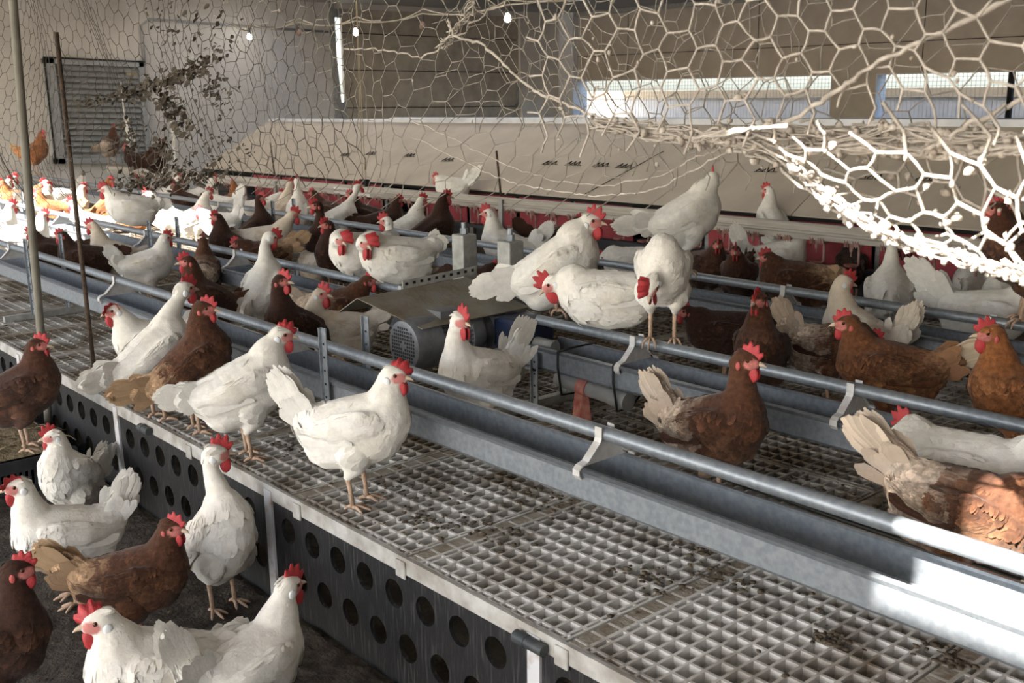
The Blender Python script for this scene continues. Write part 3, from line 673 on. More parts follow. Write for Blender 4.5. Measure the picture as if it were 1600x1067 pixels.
# ------------------------------------------------------------------ hens
def ico_arrays(sub):
    bm = bmesh.new(); bmesh.ops.create_icosphere(bm, subdivisions=sub, radius=1)
    v = np.array([q.co[:] for q in bm.verts]); f = np.array([[q.index for q in fc.verts] for fc in bm.faces]); bm.free(); return v, f
ICO_V, ICO_F = ico_arrays(2)
def mesh_arrays(name, V, F):
    """V (n,3), F (m,k) -> mesh"""
    me = bpy.data.meshes.new(name); k = F.shape[1]
    me.vertices.add(len(V)); me.vertices.foreach_set('co', np.asarray(V, np.float32).ravel())
    me.loops.add(F.size); me.loops.foreach_set('vertex_index', F.astype(np.int32).ravel())
    me.polygons.add(len(F)); me.polygons.foreach_set('loop_start', np.arange(0, F.size, k, dtype=np.int32))
    me.update(calc_edges=True); me.validate(); return me
def union(spheres, voxel, smooth):
    """one continuous skin round a chain of ellipsoids: (centre, radii xyz)"""
    Vs, Fs = [], []
    for i, (c, r) in enumerate(spheres):
        Vs.append(ICO_V*np.asarray(r)+np.asarray(c)); Fs.append(ICO_F+i*len(ICO_V))
    me = mesh_arrays('tmp', np.concatenate(Vs), np.concatenate(Fs)); ob = bpy.data.objects.new('tmp', me); COL.objects.link(ob)
    md = ob.modifiers.new('r', 'REMESH'); md.mode = 'VOXEL'; md.voxel_size = voxel
    ms = ob.modifiers.new('s', 'SMOOTH'); ms.factor = .5; ms.iterations = smooth
    dg = bpy.context.evaluated_depsgraph_get(); m2 = bpy.data.meshes.new_from_object(ob.evaluated_get(dg))
    bpy.data.objects.remove(ob); bpy.data.meshes.remove(me)
    n = len(m2.vertices); V = np.empty(n*3, np.float32); m2.vertices.foreach_get('co', V); V = V.reshape(-1, 3)
    N = np.empty(n*3, np.float32); m2.vertices.foreach_get('normal', N); N = N.reshape(-1, 3)
    L = np.empty(len(m2.loops), np.int32); m2.loops.foreach_get('vertex_index', L)
    F = L.reshape(-1, 4) if len(L) == 4*len(m2.polygons) else None
    bpy.data.meshes.remove(m2); return V, N, F
def chain(pts, step=.35, lat=.9):
    """interpolated ellipsoids through (x,y,z,r[,lateral])"""
    out = []
    for a, c in zip(pts[:-1], pts[1:]):
        a = np.array(a[:5] if len(a) > 4 else [*a, lat]); c = np.array(c[:5] if len(c) > 4 else [*c, lat])
        L = np.linalg.norm(c[:3]-a[:3]); n = max(2, int(L/(step*max(.012, min(a[3], c[3])))))
        for k in range(n): q = a+(c-a)*k/n; out.append(q)
    out.append(np.array(pts[-1][:5] if len(pts[-1]) > 4 else [*pts[-1], lat])); return out
def nrm(v): v = np.asarray(v, float); return v/(np.linalg.norm(v)+1e-12)
PAL = dict(
    white=dict(base=(.80, .775, .72), alt=(.70, .62, .48), tail=(.79, .765, .71), rump=(.79, .77, .72), neck=(.80, .765, .69), var=.05, spots=.16),
    cream=dict(base=(.66, .60, .51), alt=(.50, .39, .27), tail=(.62, .54, .44), rump=(.64, .58, .50), neck=(.66, .57, .45), var=.10, spots=.4),
    brown=dict(base=(0.0492, 0.0238, 0.0164), alt=(0.1107, 0.0508, 0.0271), tail=(.17, .085, .045), rump=(.12, .052, .028), neck=(0.0615, 0.0238, 0.0123), var=.35, spots=.35),
    chestnut=dict(base=(.115, .046, .020), alt=(.20, .095, .040), tail=(.55, .44, .31), rump=(.27, .14, .07), neck=(.13, .050, .020), var=.35, spots=.4),
    pale=dict(rk=2.6, base=(0.0640, 0.0271, 0.0148), alt=(0.1558, 0.0804, 0.0426), tail=(.56, .46, .36), rump=(.52, .42, .33), neck=(0.0779, 0.0312, 0.0148), var=.35, spots=.4),
    dark=dict(base=(0.0344, 0.0156, 0.0098), alt=(0.0615, 0.0279, 0.0164), tail=(.06, .03, .018), rump=(.05, .023, .014), neck=(0.0394, 0.0164, 0.0098), var=.30, spots=.3),
    ginger=dict(base=(.22, .088, .034), alt=(.34, .17, .075), tail=(.50, .33, .18), rump=(.42, .20, .08), neck=(.24, .090, .030), var=.25, spots=.4),
    buff=dict(base=(0.0697, 0.0295, 0.0156), alt=(0.1312, 0.0615, 0.0328), tail=(.40, .27, .16), rump=(.38, .25, .15), neck=(0.0697, 0.0279, 0.0139), var=.3, spots=.3))
def hash3(P, f):
    a = np.sin(P[:, 0]*f+1.3*np.sin(P[:, 1]*f*.7+2))*np.cos(P[:, 2]*f*1.1+np.sin(P[:, 0]*f*.5)); return a*.5+.5
def make_hen(t, kind='white', pitch=0, crouch=0, neck=(.0, .0), lat=0, hyaw=0, hpitch=0, tail=50, fan=17, tlen=.15, comb=1., flop=0., lod=0, perch=0, flat=0, wide=1., tailw=1., stance=0, seed=0, simple=False):
    rng = np.random.default_rng(seed); pal = PAL[kind]; white = kind in ('white', 'cream')
    hb = .235-crouch; cp, sp = math.cos(math.radians(pitch)), math.sin(math.radians(pitch))
    B = lambda x, y, z: np.array((x*cp-z*sp, y*wide, hb+x*sp+z*cp))
    bod = [(-.165, 0, .030, .030, .8), (-.135, 0, .018, .056, .85), (-.095, 0, .002, .083, .86), (-.035, 0, -.006, .100, .87), (.025, 0, -.002, .104, .87), (.070, 0, .018, .088, .88), (.090, 0, .048, .066, .9)]
    bw = [(*B(p[0], p[1], p[2]), p[3], p[4]*wide) for p in bod]
    belly = [(*B(-.090, 0, -.050), .068, .95*wide), (*B(-.02, 0, -.035), .086, .95*wide), (*B(.045, 0, -.015), .088, .93*wide)]
    nb = B(.085, 0, .055)
    H = nb+np.array((.028+neck[0], lat, .100+neck[1]))
    ya, pa = math.radians(hyaw), math.radians(hpitch)
    hf = np.array((math.cos(ya)*math.cos(pa), math.sin(ya)*math.cos(pa), math.sin(pa))); hs = nrm(np.cross((0, 0, 1), hf)); hu = np.cross(hf, hs)
    # neck: bezier from shoulders to the back of the head
    d0 = B(1, 0, 1.5)-B(0, 0, 0); d0 = nrm(d0); Ln = np.linalg.norm(H-nb)
    p0, p3 = nb, H-hf*.013-hu*.006
    p1, p2 = p0+d0*Ln*.42, p3-(hu*.85+hf*.12)*Ln*.32
    npts = []
    for k in range(9):
        s = k/8; q = p0*(1-s)**3+3*p1*s*(1-s)**2+3*p2*s*s*(1-s)+p3*s**3
        thin = min(1, .13/(Ln+.02)) if Ln > .13 else 1
        r = (.064*(1-s)**1.3+.027*s**.7+.010*s*(1-s))*(thin if 0 < k < 8 else 1); npts.append((*q, max(r, .0245), .88))
    head = [(*H, .0335, .84), (*(H+hf*.018-hu*.001), .0275, .80), (*(H+hf*.032-hu*.005), .0175, .8), (*(H+hf*.010-hu*.012), .0225, .8)]
    tb = B(-.150, 0, .035); ta = math.radians(tail+pitch*.3); tdv = np.array((-math.cos(ta), 0, math.sin(ta)))
    tl_ = [(*B(-.120, 0, .016), .062, .80*wide), (*(tb+tdv*.030), .047, .60), (*(tb+tdv*.070*tlen/.15), .036, .48), (*(tb+tdv*.105*tlen/.15), .024, .45)]
    S = []
    for c in (bw, belly, npts, head, tl_): S += chain(c)
    legs = []
    if not flat:
        for s in (-1, 1):
            hip = B(-.010, s*.048, -.058); hock = np.array((-.018+.02*stance*s, s*.040, .098 if crouch < .05 else .06))
            mid = np.array((hip*.5+hock*.5))+np.array((.014, 0, 0))
            S += chain([(*hip, .052, .85), (*mid, .033, .85), (*hock, .0120, .9)], .4)
            legs.append((s, hock))
    wsh = {}
    for s in (-1, 1):
        wsh[s] = [(*B(.056, s*.072, .030), .036), (*B(.020, s*.079, .028), .046), (*B(-.030, s*.079, .022), .044), (*B(-.080, s*.068, .016), .034), (*B(-.150, s*.043, .012), .013)]
    sph = [(q[:3], (q[3], q[3]*q[4], q[3])) for q in S]
    for s in (-1, 1): sph += [(q[:3], (q[3]*.985, max(q[3]*.36, .012)-.0003, q[3]*.995)) for q in chain([(*w, .36) for w in wsh[s]], .4)]
    V, N, F = union(sph, (.0058, .0085, .012)[lod], (5, 4, 3)[lod])
    # flow of the feathers from the spine
    spine = np.array([q[:3] for q in head[:1]]+[q[:3] for q in npts[::-1]]+[q[:3] for q in bw[::-1]]+[q[:3] for q in tl_[1:]])
    sd = np.gradient(spine, axis=0); sd /= np.linalg.norm(sd, axis=1)[:, None]+1e-9
    nneck = 1+len(npts)
    def near(P): return np.argmin(((P[:, None]-spine[None])**2).sum(2), 1)
    ix = near(V)
    def colour(P, idx, rnd):
        c = np.tile(np.array(pal['base']), (len(P), 1))
        m_ = (hash3(P*1.0+seed, 22.)*.6+hash3(P+seed*2.1, 51.)*.4); w = np.clip((m_-.5)*3, 0, 1)[:, None]*pal['spots']*2
        c = c*(1-np.clip(w, 0, 1))+np.array(pal['alt'])*np.clip(w, 0, 1)
        wn = np.clip((nneck+.5-idx)/3, 0, 1)[:, None]; c = c*(1-wn)+np.array(pal['neck'])*wn
        wr = np.clip((idx-(nneck+pal.get('rk', 3.6)))/2.2+(hash3(P+seed, 70.)-.5)*.5, 0, 1)[:, None]; c = c*(1-wr)+np.array(pal['rump'])*wr
        return c*(1+pal['var']*(rnd[:, None]*2-1))
    ff = H+hf*.022-hu*.003
    def fmask(P):
        q = P-ff; e = np.sqrt((q@hf/.023)**2+(q@hu/.0185)**2+(q@hs/.030)**2); return np.clip((1.08-e)*9, 0, 1)
    C = colour(V, ix, np.full(len(V), .5)); fm = fmask(V)[:, None]; face = np.array((.58, .22, .20) if white else (.50, .17, .15)); C = C*(1-fm)+face*fm
    # feather blades over a skin
    def feathered(V, N, F, C, nf, mask=None, drop_on=True, sz=1., wk=1.):
        ce = V[F].mean(1); fn = N[F].mean(1); fi = near(ce)
        e1, e2 = V[F[:, 1]]-V[F[:, 0]], V[F[:, 3]]-V[F[:, 0]]; ar = np.linalg.norm(np.cross(e1, e2), axis=1)
        ok = np.ones(len(F), bool) if mask is None else mask(ce, fn)
        pr = ar*ok; sel = rng.choice(len(F), min(nf, int(ok.sum())), replace=False, p=pr/pr.sum())
        P, n, id_ = ce[sel], fn[sel], fi[sel]; n = nrm_rows(n)
        fl = sd[id_]; drop = np.clip((P[:, 2]-0)/.3, 0, 1)
        if drop_on: fl = fl+np.array((0, 0, -.35))*(1-drop)[:, None]
        fl = nrm_rows(fl-n*(fl*n).sum(1)[:, None]); sdv = np.cross(n, fl)
        isn = id_ < nneck
        ln = np.where(isn, .030, .040)*rng.uniform(.8, 1.3, len(P))*sz*.82; wd = np.where(isn, .0075, .0145)*rng.uniform(.8, 1.2, len(P))*sz*.82
        R = np.where(isn, .05, .10); fv = []
        for (q, w, lift) in [(-.25, .7, -.002), (.35, 1., .0006), (.75, .85, .0013), (1., .25, .0016)]:
            cpt = P+fl*(ln*q)[:, None]+n*(lift-(ln*max(q, 0))**2/(2*R)*.9)[:, None]
            fv.append(np.stack([cpt-sdv*(wd*w)[:, None], cpt+sdv*(wd*w)[:, None]], 1))
        FV = np.stack(fv, 1).reshape(len(P), 8, 3); base = len(V)+np.arange(len(P))[:, None]*8
        FF = np.concatenate([base+np.array(q)[None] for q in ((0, 2, 3, 1), (2, 4, 5, 3), (4, 6, 7, 5))])
        rnd = rng.random(len(P)); FC = np.repeat(colour(P, id_, rnd)[:, None], 8, 1)*wk
        if not white: FC[:, 4:] = FC[:, 4:]*1.25+np.array((.012, .006, .002)); FC[:, 6:] *= 1.35
        nf_ = nrm_rows(n+fl*.10)
        return (np.concatenate([V, FV.reshape(-1, 3)]), np.concatenate([F, FF]), np.concatenate([C, FC.reshape(-1, 3)]), np.concatenate([N, np.repeat(nf_, 8, 0)]))
    Va, Fa, Ca, Na = feathered(V, N, F, C, ((950 if white else 1500), (260 if white else 420), 60)[lod], lambda ce, fn: (fmask(ce) < .01) & (np.linalg.norm(ce-H, axis=1) > .030) & (ce[:, 2] > (.03 if flat else .15 if crouch < .05 else .06)))
    def finish(name, V, F, C=None, Nn=None, m_=None, smooth=True):
        me = mesh_arrays(name, V, F); me.materials.append(m_ or M['plumage' if white else 'plumage_brown'])
        if C is not None:
            at = me.color_attributes.new('col', 'FLOAT_COLOR', 'POINT'); at.data.foreach_set('color', np.concatenate([C, np.ones((len(C), 1))], 1).astype(np.float32).ravel())
        me.polygons.foreach_set('use_smooth', np.ones(len(me.polygons), bool))
        if Nn is not None: me.normals_split_custom_set_from_vertices([tuple(q) for q in Nn])
        o = bpy.data.objects.new(name, me); link(o, t); return o
    body = finish('body', Va, Fa, Ca, Na)
    # tail fan
    def blades(specs):
        vs, fs, cs, ns = [], [], [], []
        for (o_, d, up, L, w, bend, th, col) in specs:
            d = nrm(d); sdd = nrm(np.cross(d, up)); nn = np.cross(sdd, d); k = len(vs); nr = 7; ph = rng.uniform(0, 6)
            for r in range(nr):
                q = r/(nr-1); ww = w*(.45+.9*q-.15*q*q)*(1 if q < .8 else max(.16, 1-(q-.8)/.2*.84)); c = o_+d*L*q+nn*bend*q*q
                e = (1-q*.8)
                vs += [c-sdd*ww, c+nn*th*e, c+sdd*ww, c-sdd*ww, c-nn*th*e, c+sdd*ww]
                ns += [nrm(nn-sdd*.12), nn, nrm(nn+sdd*.12), nrm(-nn-sdd*.12), -nn, nrm(-nn+sdd*.12)]
                cs += [np.array(col)*.97, np.array(col), np.array(col)*.97]*2
            for r in range(nr-1):
                a, c = k+6*r, k+6*r+6
                fs += [(a, a+1, c+1, c), (a+1, a+2, c+2, c+1), (a+3, c+3, c+4, a+4), (a+4, c+4, c+5, a+5)]
        return np.array(vs), np.array(fs), np.array(cs), np.array(ns)
    tpv = np.array((-math.sin(ta), 0, -math.cos(ta)))*-1.
    sp_ = []; nbld = (13, 9, 6)[lod]
    for side in (-1, 1):
        for i in range(nbld):
            q = i/(nbld-1)*2-1; a = ta+math.radians(fan*.36)*q; d = np.array((-math.cos(a), side*(.05*tailw*(1-abs(q)*.2))+rng.uniform(-.012, .012), math.sin(a)))
            colr = np.array(pal['tail'])*(1+pal['var']*.5*(rng.random()*2-1)); L = tlen*(1.0-.20*abs(q)**1.5)*rng.uniform(.93, 1.05)
            sp_.append((tb+tdv*.010+tpv*(q*.021)+np.array((0, side*(.006+.0009*i)*tailw, 0)), d, np.array((0, side*1., .05)), L, .0115*rng.uniform(.9, 1.1), .003, .0006, colr))
        for i in range((10, 6, 3)[lod]):                                                # shorter covert feathers at the tail root
            q = rng.uniform(-1, 1); a = ta+math.radians(fan*.9)*q-.05
            d = np.array((-math.cos(a), side*.16*tailw, math.sin(a))); colr = np.array(pal['rump'])*(1+pal['var']*.5*(rng.random()*2-1))
            sp_.append((tb-tdv*.015+tpv*(q*.030)+np.array((0, side*.020*tailw, 0)), d, np.array((0, side*1., .1)), tlen*.60*rng.uniform(.8, 1.15), .017, .004, .0008, colr))
    tv, tf, tc, tn = blades(sp_); finish('tail', tv, tf, tc, tn, M['plumage'])
    # wings: folded, coverts over a tapering stack of flight feathers
    for s in (-1, 1):
        sw = chain([(*w, .36) for w in wsh[s]], .4)
        v, n2, f2 = union([(q[:3], (q[3], max(q[3]*q[4], .012), q[3])) for q in sw], (.006, .0085, .012)[lod], 3)
        cidx = near(v); wk = 1. if white else .72; cv = colour(v, cidx, np.full(len(v), .5))*wk
        out = (lambda ce, fn: (fn[:, 1]*s > .62) & (ce[:, 1]*s > .05))
        nv = len(v); v, f2, cv, n2 = feathered(v, n2, f2, cv, (230, 60, 12)[lod], out, False, .8, wk)
        specs = []
        for k in range((5, 4, 2)[lod]):
            q = k/9.; st = B(.0-.04*q, s*(.092-.004*q), -.020+.030*q); en = B(-.150-.012*q, s*(.050+.010*(1-q)), -.012+.030*q)
            colr = np.array(pal['base'])*(.93 if white else rng.uniform(.6, 1.1)); specs.append((st, en-st, np.array((0, s*1., .25)), np.linalg.norm(en-st), .0110, .003, .0007, colr))
        bv, bf, bc, bn = blades(specs)
        finish('wing', np.concatenate([v, bv]), np.concatenate([f2, bf+len(v)]), np.concatenate([cv, bc]), np.concatenate([n2, bn]))
    # comb
    vs, fs = [], []; n = 17; tipn = (.037 if white else .030)*comb
    for i in range(n):
        s = i/(n-1); th = math.radians(8+122*s); bp = H+hf*.008-hu*.001+(hf*math.cos(th)+hu*math.sin(th))*.0285
        ta_ = .58-.33*min(1, abs(flop)); tooth = 1-ta_+ta_*abs(math.sin(s*math.pi*4.5+.3))
        h = tipn*tooth*(math.sin(math.pi*min(1, .16+s*.92))**.6); rd = nrm(hf*math.cos(th)*.75+hu*(math.sin(th)+.25)-hf*.25*s)
        for k, (hh, w) in enumerate(((-.004, .0052), (.45, .0040), (.8, .0028), (1., .0008))):
            q = hh if hh > 0 else 0; c = bp+rd*(h*q if hh > 0 else hh)
            fl_ = flop*(q**1.6)*tipn; c = c+hs*fl_*1.0-hu*abs(fl_)*.55
            vs += [c+hs*w, c-hs*w]
    for i in range(n-1):
        for k in range(3):
            a, c = i*8+2*k, (i+1)*8+2*k; fs += [(a, c, c+2, a+2), (a+1, a+3, c+3, c+1)]
        fs += [(i*8+6, (i+1)*8+6, (i+1)*8+7, i*8+7)]
    fs += [(0, 2, 3, 1), (2, 4, 5, 3), (4, 6, 7, 5)]+[tuple((n-1)*8+q for q in w) for w in ((0, 1, 3, 2), (2, 3, 5, 4), (4, 5, 7, 6))]
    finish('comb', np.array(vs), np.array(fs), None, None, M['comb'])
    def ell(name, c, r, m_, par=None):                                            # small ellipsoid in the head frame
        Q = np.stack([hf, hs, hu], 1); v = (ICO_V*np.array(r))@Q.T+c; o = finish(name, v, ICO_F, None, None, m_)
        if par: o.parent = par
        return o
    wsz = (1.2 if white else 1.05)*max(.8, comb)
    for s in (-1, 1):
        ell('wattle', H+hf*.031-hu*(.012+.0185*wsz)+hs*s*.0085, (.0125*wsz, .0048, .0190*wsz), M['comb'])
    # beak
    vs, fs = [], []
    for i, (a, w, h, dz) in enumerate(((.034, .0090, .0090, -.003), (.047, .0070, .0070, -.0035), (.057, .0045, .0045, -.006), (.064, .0012, .0012, -.0105))):
        c = H+hf*a+hu*dz
        for k in range(8): q = 2*math.pi*k/8; vs.append(c+hs*math.cos(q)*w+hu*math.sin(q)*h)
        if i:
            for k in range(8): fs.append(((i-1)*8+k, (i-1)*8+(k+1) % 8, i*8+(k+1) % 8, i*8+k))
    finish('beak', np.array(vs), np.array(fs), None, None, M['beak'])
    if lod < 2:
        for s in (-1, 1):
            ec = H+hf*.018+hu*.006+hs*s*.0212; e_ = ell('eye', ec, (.0060, .0038, .0060), M['iris']); ell('pupil', ec+hs*s*.0016, (.0047, .0028, .0047), M['eye'], e_)
            ell('ear_lobe', H-hf*.006-hu*.010+hs*s*.0262, ((.0115, .0050, .0130) if white else (.0075, .0040, .0125)), M['lobe_w' if white else 'lobe_r'])
    # legs and toes
    for (s, hock) in legs:
        b = MB(); ft = np.array((hock[0]+.012, s*.040, .010))
        b.tube([hock+np.array((0, 0, .012)), hock*.5+ft*.5+np.array((.002, 0, 0)), ft], [.0085, .0066, .0072], 8)
        for a, L in ((-36, .046), (0, .056), (36, .046), (180, .026)):
            a = math.radians(a)+s*.08; d = np.array((math.cos(a), math.sin(a), 0))
            if perch: P_ = [ft, ft+d*L*.45+np.array((0, 0, .001)), ft+d*L*.75+np.array((0, 0, -.012)), ft+d*L*.85+np.array((0, 0, -.030))]
            else: P_ = [ft, ft+d*L*.4+np.array((0, 0, .002)), ft+d*L*.8+np.array((0, 0, -.004)), ft+d*L+np.array((0, 0, -.008))]
            b.tube(P_, [.0068, .0052, .0046, .0022], 7)
        o = b.build('leg', M['shank'], t, True, local=True)
    return H, hf
def nrm_rows(a): return a/(np.linalg.norm(a, axis=1)[:, None]+1e-9)
HEN_N = 0
def hen(label, u, v, sup, yaw, kind='white', scale=1., group='hens on the slats', **kw):
    """body centre seen at pixel (u,v); sup = support height, or ('y', row, height) for a perch"""
    global HEN_N; HEN_N += 1
    cr = kw.get('crouch', 0); hb = (.235-cr)*scale
    if isinstance(sup, tuple):
        p = ony(u, v, sup[1]); zb = sup[2]
    else: p = onz(u, v, sup+hb); zb = sup
    sl_ = kw.pop('slide', 0)
    if sl_: hd = np.array((p[0], p[1], 0)); p = p+hd/np.linalg.norm(hd)*sl_
    d = p-CAM; az = math.atan2(d[1], d[0]); ang = az-math.pi/2+math.radians(yaw)
    dist = math.hypot(d[0], d[1])
    if 'lod' not in kw: kw['lod'] = 0 if dist < 4.2 else 1 if dist < 7 else 2
    t = thing('hen', label, 'hen', (p[0], p[1], zb), group); t.rotation_euler.z = ang; t.scale = (scale,)*3
    kw.setdefault('seed', HEN_N); make_hen(t, kind, **kw); return t
R1, R2, R3 = ('y', Y1, .752), ('y', Y2, .752), ('y', Y3, .752)
FL, PL = 'hens on the litter floor', 'hens perched on the pipes'
NB, FAR = 'hens by the nest boxes', 'hens in the sunlit far corner'
# --- litter floor, front left
hen('white hen on the litter at far left, facing left, with upright fanned tail', 100, 835, .015, 186, 'white', 1.0, FL, tail=62, pitch=6, neck=(.0, .02), tlen=.16, flop=.5)
hen('white hen sitting behind the facing left one, in front of the straw crate', 108, 742, .015, 232, 'white', .97, FL, tail=20, pitch=28, neck=(-.02, -.01), hyaw=-40, crouch=.05)
hen('brown hen on the litter with tan tail, between the white hens, facing right', 212, 905, .015, -12, 'buff', 1.0, FL, tail=38, pitch=4, neck=(.0, -.01), hyaw=-25, crouch=.02)
hen('white hen stretched tall against the black boards, soiled streak on its breast', 343, 838, .015, 305, 'white', 1.05, FL, pitch=42, neck=(-.05, .06), hyaw=62, tail=-35, tlen=.10, comb=1.05)
hen('white hen cropped by the bottom edge at left, facing left', 240, 1046, .015, 196, 'white', 1.05, FL, tail=10, pitch=14, neck=(.0, -.02), hyaw=-8, flop=-.6, tlen=.09)
hen('white hen cropped by the bottom edge with spiky raised tail, facing right', 392, 1040, .015, 36, 'white', 1.0, FL, tail=64, pitch=4, neck=(.02, .0), tlen=.20, fan=12, crouch=.04)
hen('dark brown hen cut off by the left frame edge at the bottom', -12, 1010, .015, -20, 'dark', 1.0, FL, tail=30, pitch=20, neck=(-.01, .02), hyaw=10)
hen('dark brown hen standing on the straw crate at the left edge', 34, 610, .215, -10, 'brown', 1.05, FL, tail=20, pitch=20, neck=(-.02, -.01), tlen=.15, hyaw=-10)
# --- along the platform front
hen('foreground white hen standing alone at the platform edge with raised tail', 560, 668, ZP, -14, 'white', 1.03, tail=58, pitch=6, neck=(-.005, -.01), tlen=.165, hyaw=-8, comb=1.05, stance=.6, seed=3, flop=.55)
hen('white hen leaning forward with level tail, third along the platform edge', 385, 605, ZP, 10, 'white', 1.05, pitch=16, tail=-2, neck=(.02, -.02), tlen=.12, hpitch=-4, hyaw=-12, flop=.4)
hen('dark brown hen with tan rump between the white hens at the platform edge', 302, 572, ZP, 14, 'buff', 1.05, pitch=34, tail=-12, neck=(-.02, .0), tlen=.14, hyaw=-30)
hen('white hen with drooping tail over the platform edge, head hidden by the brown hen', 243, 555, ZP, 28, 'white', 1.06, pitch=26, tail=-16, neck=(.05, .03), tlen=.13)
hen('white hen looking left with large floppy comb, behind the drooping tail hen', 236, 535, ZP, 196, 'white', 1.0, pitch=4, neck=(.02, -.01), tail=30, crouch=.03, hpitch=-8, flop=.8, comb=1.1)
# --- between the front and middle troughs
hen('white hen in front of the motor, tail up at right, head turned right', 745, 585, ZP, 222, 'white', 1.02, pitch=10, tail=52, neck=(-.03, .03), hyaw=84, tlen=.18, comb=1.15)
hen('brown hen with upright serrated comb and pale tail between the front and middle troughs', 1120, 668, ZP, -32, 'pale', 1.04, pitch=14, tail=50, neck=(-.02, .03), hyaw=10, tlen=.15, comb=1.1, seed=12)
hen('white hen facing away left before the middle trough at the right edge', 1492, 715, ZP, 168, 'white', 1.08, pitch=-6, tail=42, neck=(-.02, -.06), hpitch=-30, tlen=.2, comb=1.0, hyaw=-20, slide=-.09)
hen('tan tailed brown hen at the right edge, back lit by the sun', 1512, 798, ZP, -14, 'pale', 1.05, pitch=-8, tail=44, neck=(.05, -.08), tlen=.17, hpitch=-40, seed=23)
hen('dark brown hen with erect head behind the front pipe, left of the cream hen', 462, 505, ZP, 214, 'dark', 1.0, pitch=24, tail=10, neck=(-.02, .03), hyaw=120, comb=1.1, slide=-.13)
hen('cream hen behind the slotted trough leg, tail to the right', 528, 510, ZP, 184, 'cream', .95, pitch=0, tail=30, neck=(-.04, .02), hyaw=150, crouch=.03, comb=1.15, tlen=.17, slide=-.10)
hen('brown hen with pale tail walking right before the middle trough', 525, 480, ZP, 2, 'pale', 1.0, pitch=-2, tail=34, neck=(.03, -.03), crouch=.0, hyaw=-10, tlen=.15, slide=-.05)
hen('white hen reaching its head over the middle trough, seen from behind', 412, 445, ZP, 62, 'white', 1.05, pitch=34, tail=-30, neck=(.03, .04), hyaw=-50, hpitch=-25, tlen=.10, slide=-.10)
hen('brown hen seen from behind with white patch between its wings', 318, 418, ZP, 84, 'pale', .98, pitch=16, tail=20, neck=(.0, -.01), tlen=.09, slide=-.22)
hen('brown hen with upright red comb facing left behind the front pipe', 322, 462, ZP, 205, 'brown', 1.0, pitch=24, tail=0, neck=(-.01, .01), hyaw=-20, comb=1.1, slide=-.12)
hen('white hen facing right, tail up, standing before the middle trough at left', 232, 415, ZP, 12, 'white', .98, pitch=6, tail=55, neck=(.0, -.01), tlen=.14)
hen('white hen facing left with long neck, beside the two dark hens', 178, 398, ZP, 168, 'cream', .97, pitch=14, tail=0, neck=(.01, .02), tlen=.12, slide=-.03)
hen('dark brown hen facing left, right one of the pair before the sunlit slats', 132, 405, ZP, 172, 'dark', .98, pitch=4, tail=8, neck=(.0, -.01), tlen=.12)
hen('dark brown hen facing left, left one of the pair before the sunlit slats', 82, 394, ZP, 172, 'dark', .95, pitch=4, tail=8, neck=(.0, -.02), tlen=.12)
# --- perched on the pipes
hen('large white hen perched above the motor, head raised to the right', 872, 410, ('y', 2.86, .742), 4, 'white', 1.16, PL, pitch=27, tail=-22, neck=(.025, -.035), tlen=.15, perch=1, hyaw=-14, comb=1.1, crouch=.085, tailw=1.4)
hen('white hen crouched on the middle pipe, pecking down to the left', 940, 488, R2, 178, 'white', 1.03, PL, pitch=-4, tail=0, crouch=.12, neck=(.055, -.10), hpitch=-35, flat=1, tlen=.05, wide=1.1, comb=1.25, hyaw=12)
hen('white hen perched on the middle pipe tucking its head down towards the camera', 1036, 452, R2, 268, 'white', 1.02, PL, pitch=14, tail=-10, neck=(.075, -.185), hpitch=-50, perch=1, tlen=.10, flop=-.65, comb=1.25, crouch=-.005, hyaw=-12, lat=-.03)
hen('white hen perched on the rear pipe, head turned away', 1074, 366, R3, 18, 'white', 1.1, PL, pitch=22, tail=-10, neck=(.02, -.025), hyaw=76, perch=1, tlen=.17, crouch=0)
hen('fluffed white hen sitting on the middle pipe left of the motor, right one of two', 618, 415, R2, 196, 'white', 1.05, PL, pitch=0, tail=20, crouch=.12, flat=1, neck=(.035, -.070), lat=.055, hyaw=105, hpitch=-15, flop=.8, wide=1.12, tlen=.08, comb=1.3)
hen('fluffed white hen sitting on the middle pipe left of the motor, left one of two', 562, 408, R2, 215, 'white', 1.0, PL, pitch=0, tail=20, crouch=.12, flat=1, neck=(.035, -.070), lat=.055, hyaw=90, hpitch=-15, flop=.8, wide=1.1, tlen=.07, comb=1.3)
hen('brown hen perched on the rear pipe at the right frame edge', 1596, 440, R3, 185, 'brown', 1.0, PL, pitch=10, tail=20, perch=1, neck=(0, 0))
hen('white hen sitting on the left end of the middle pipe, in the sun', 205, 342, R2, 180, 'white', 1.0, PL, pitch=2, tail=-8, crouch=.11, flat=1, neck=(.02, -.03), hyaw=-10, wide=1.05, tlen=.11, comb=1.15)
hen('ginger brown hen standing on the rear pipe by the pale end wall', 58, 266, ('y', Y3, .76), -20, 'ginger', 1.05, PL, pitch=18, tail=40, perch=1, neck=(-.01, .0), tlen=.12)
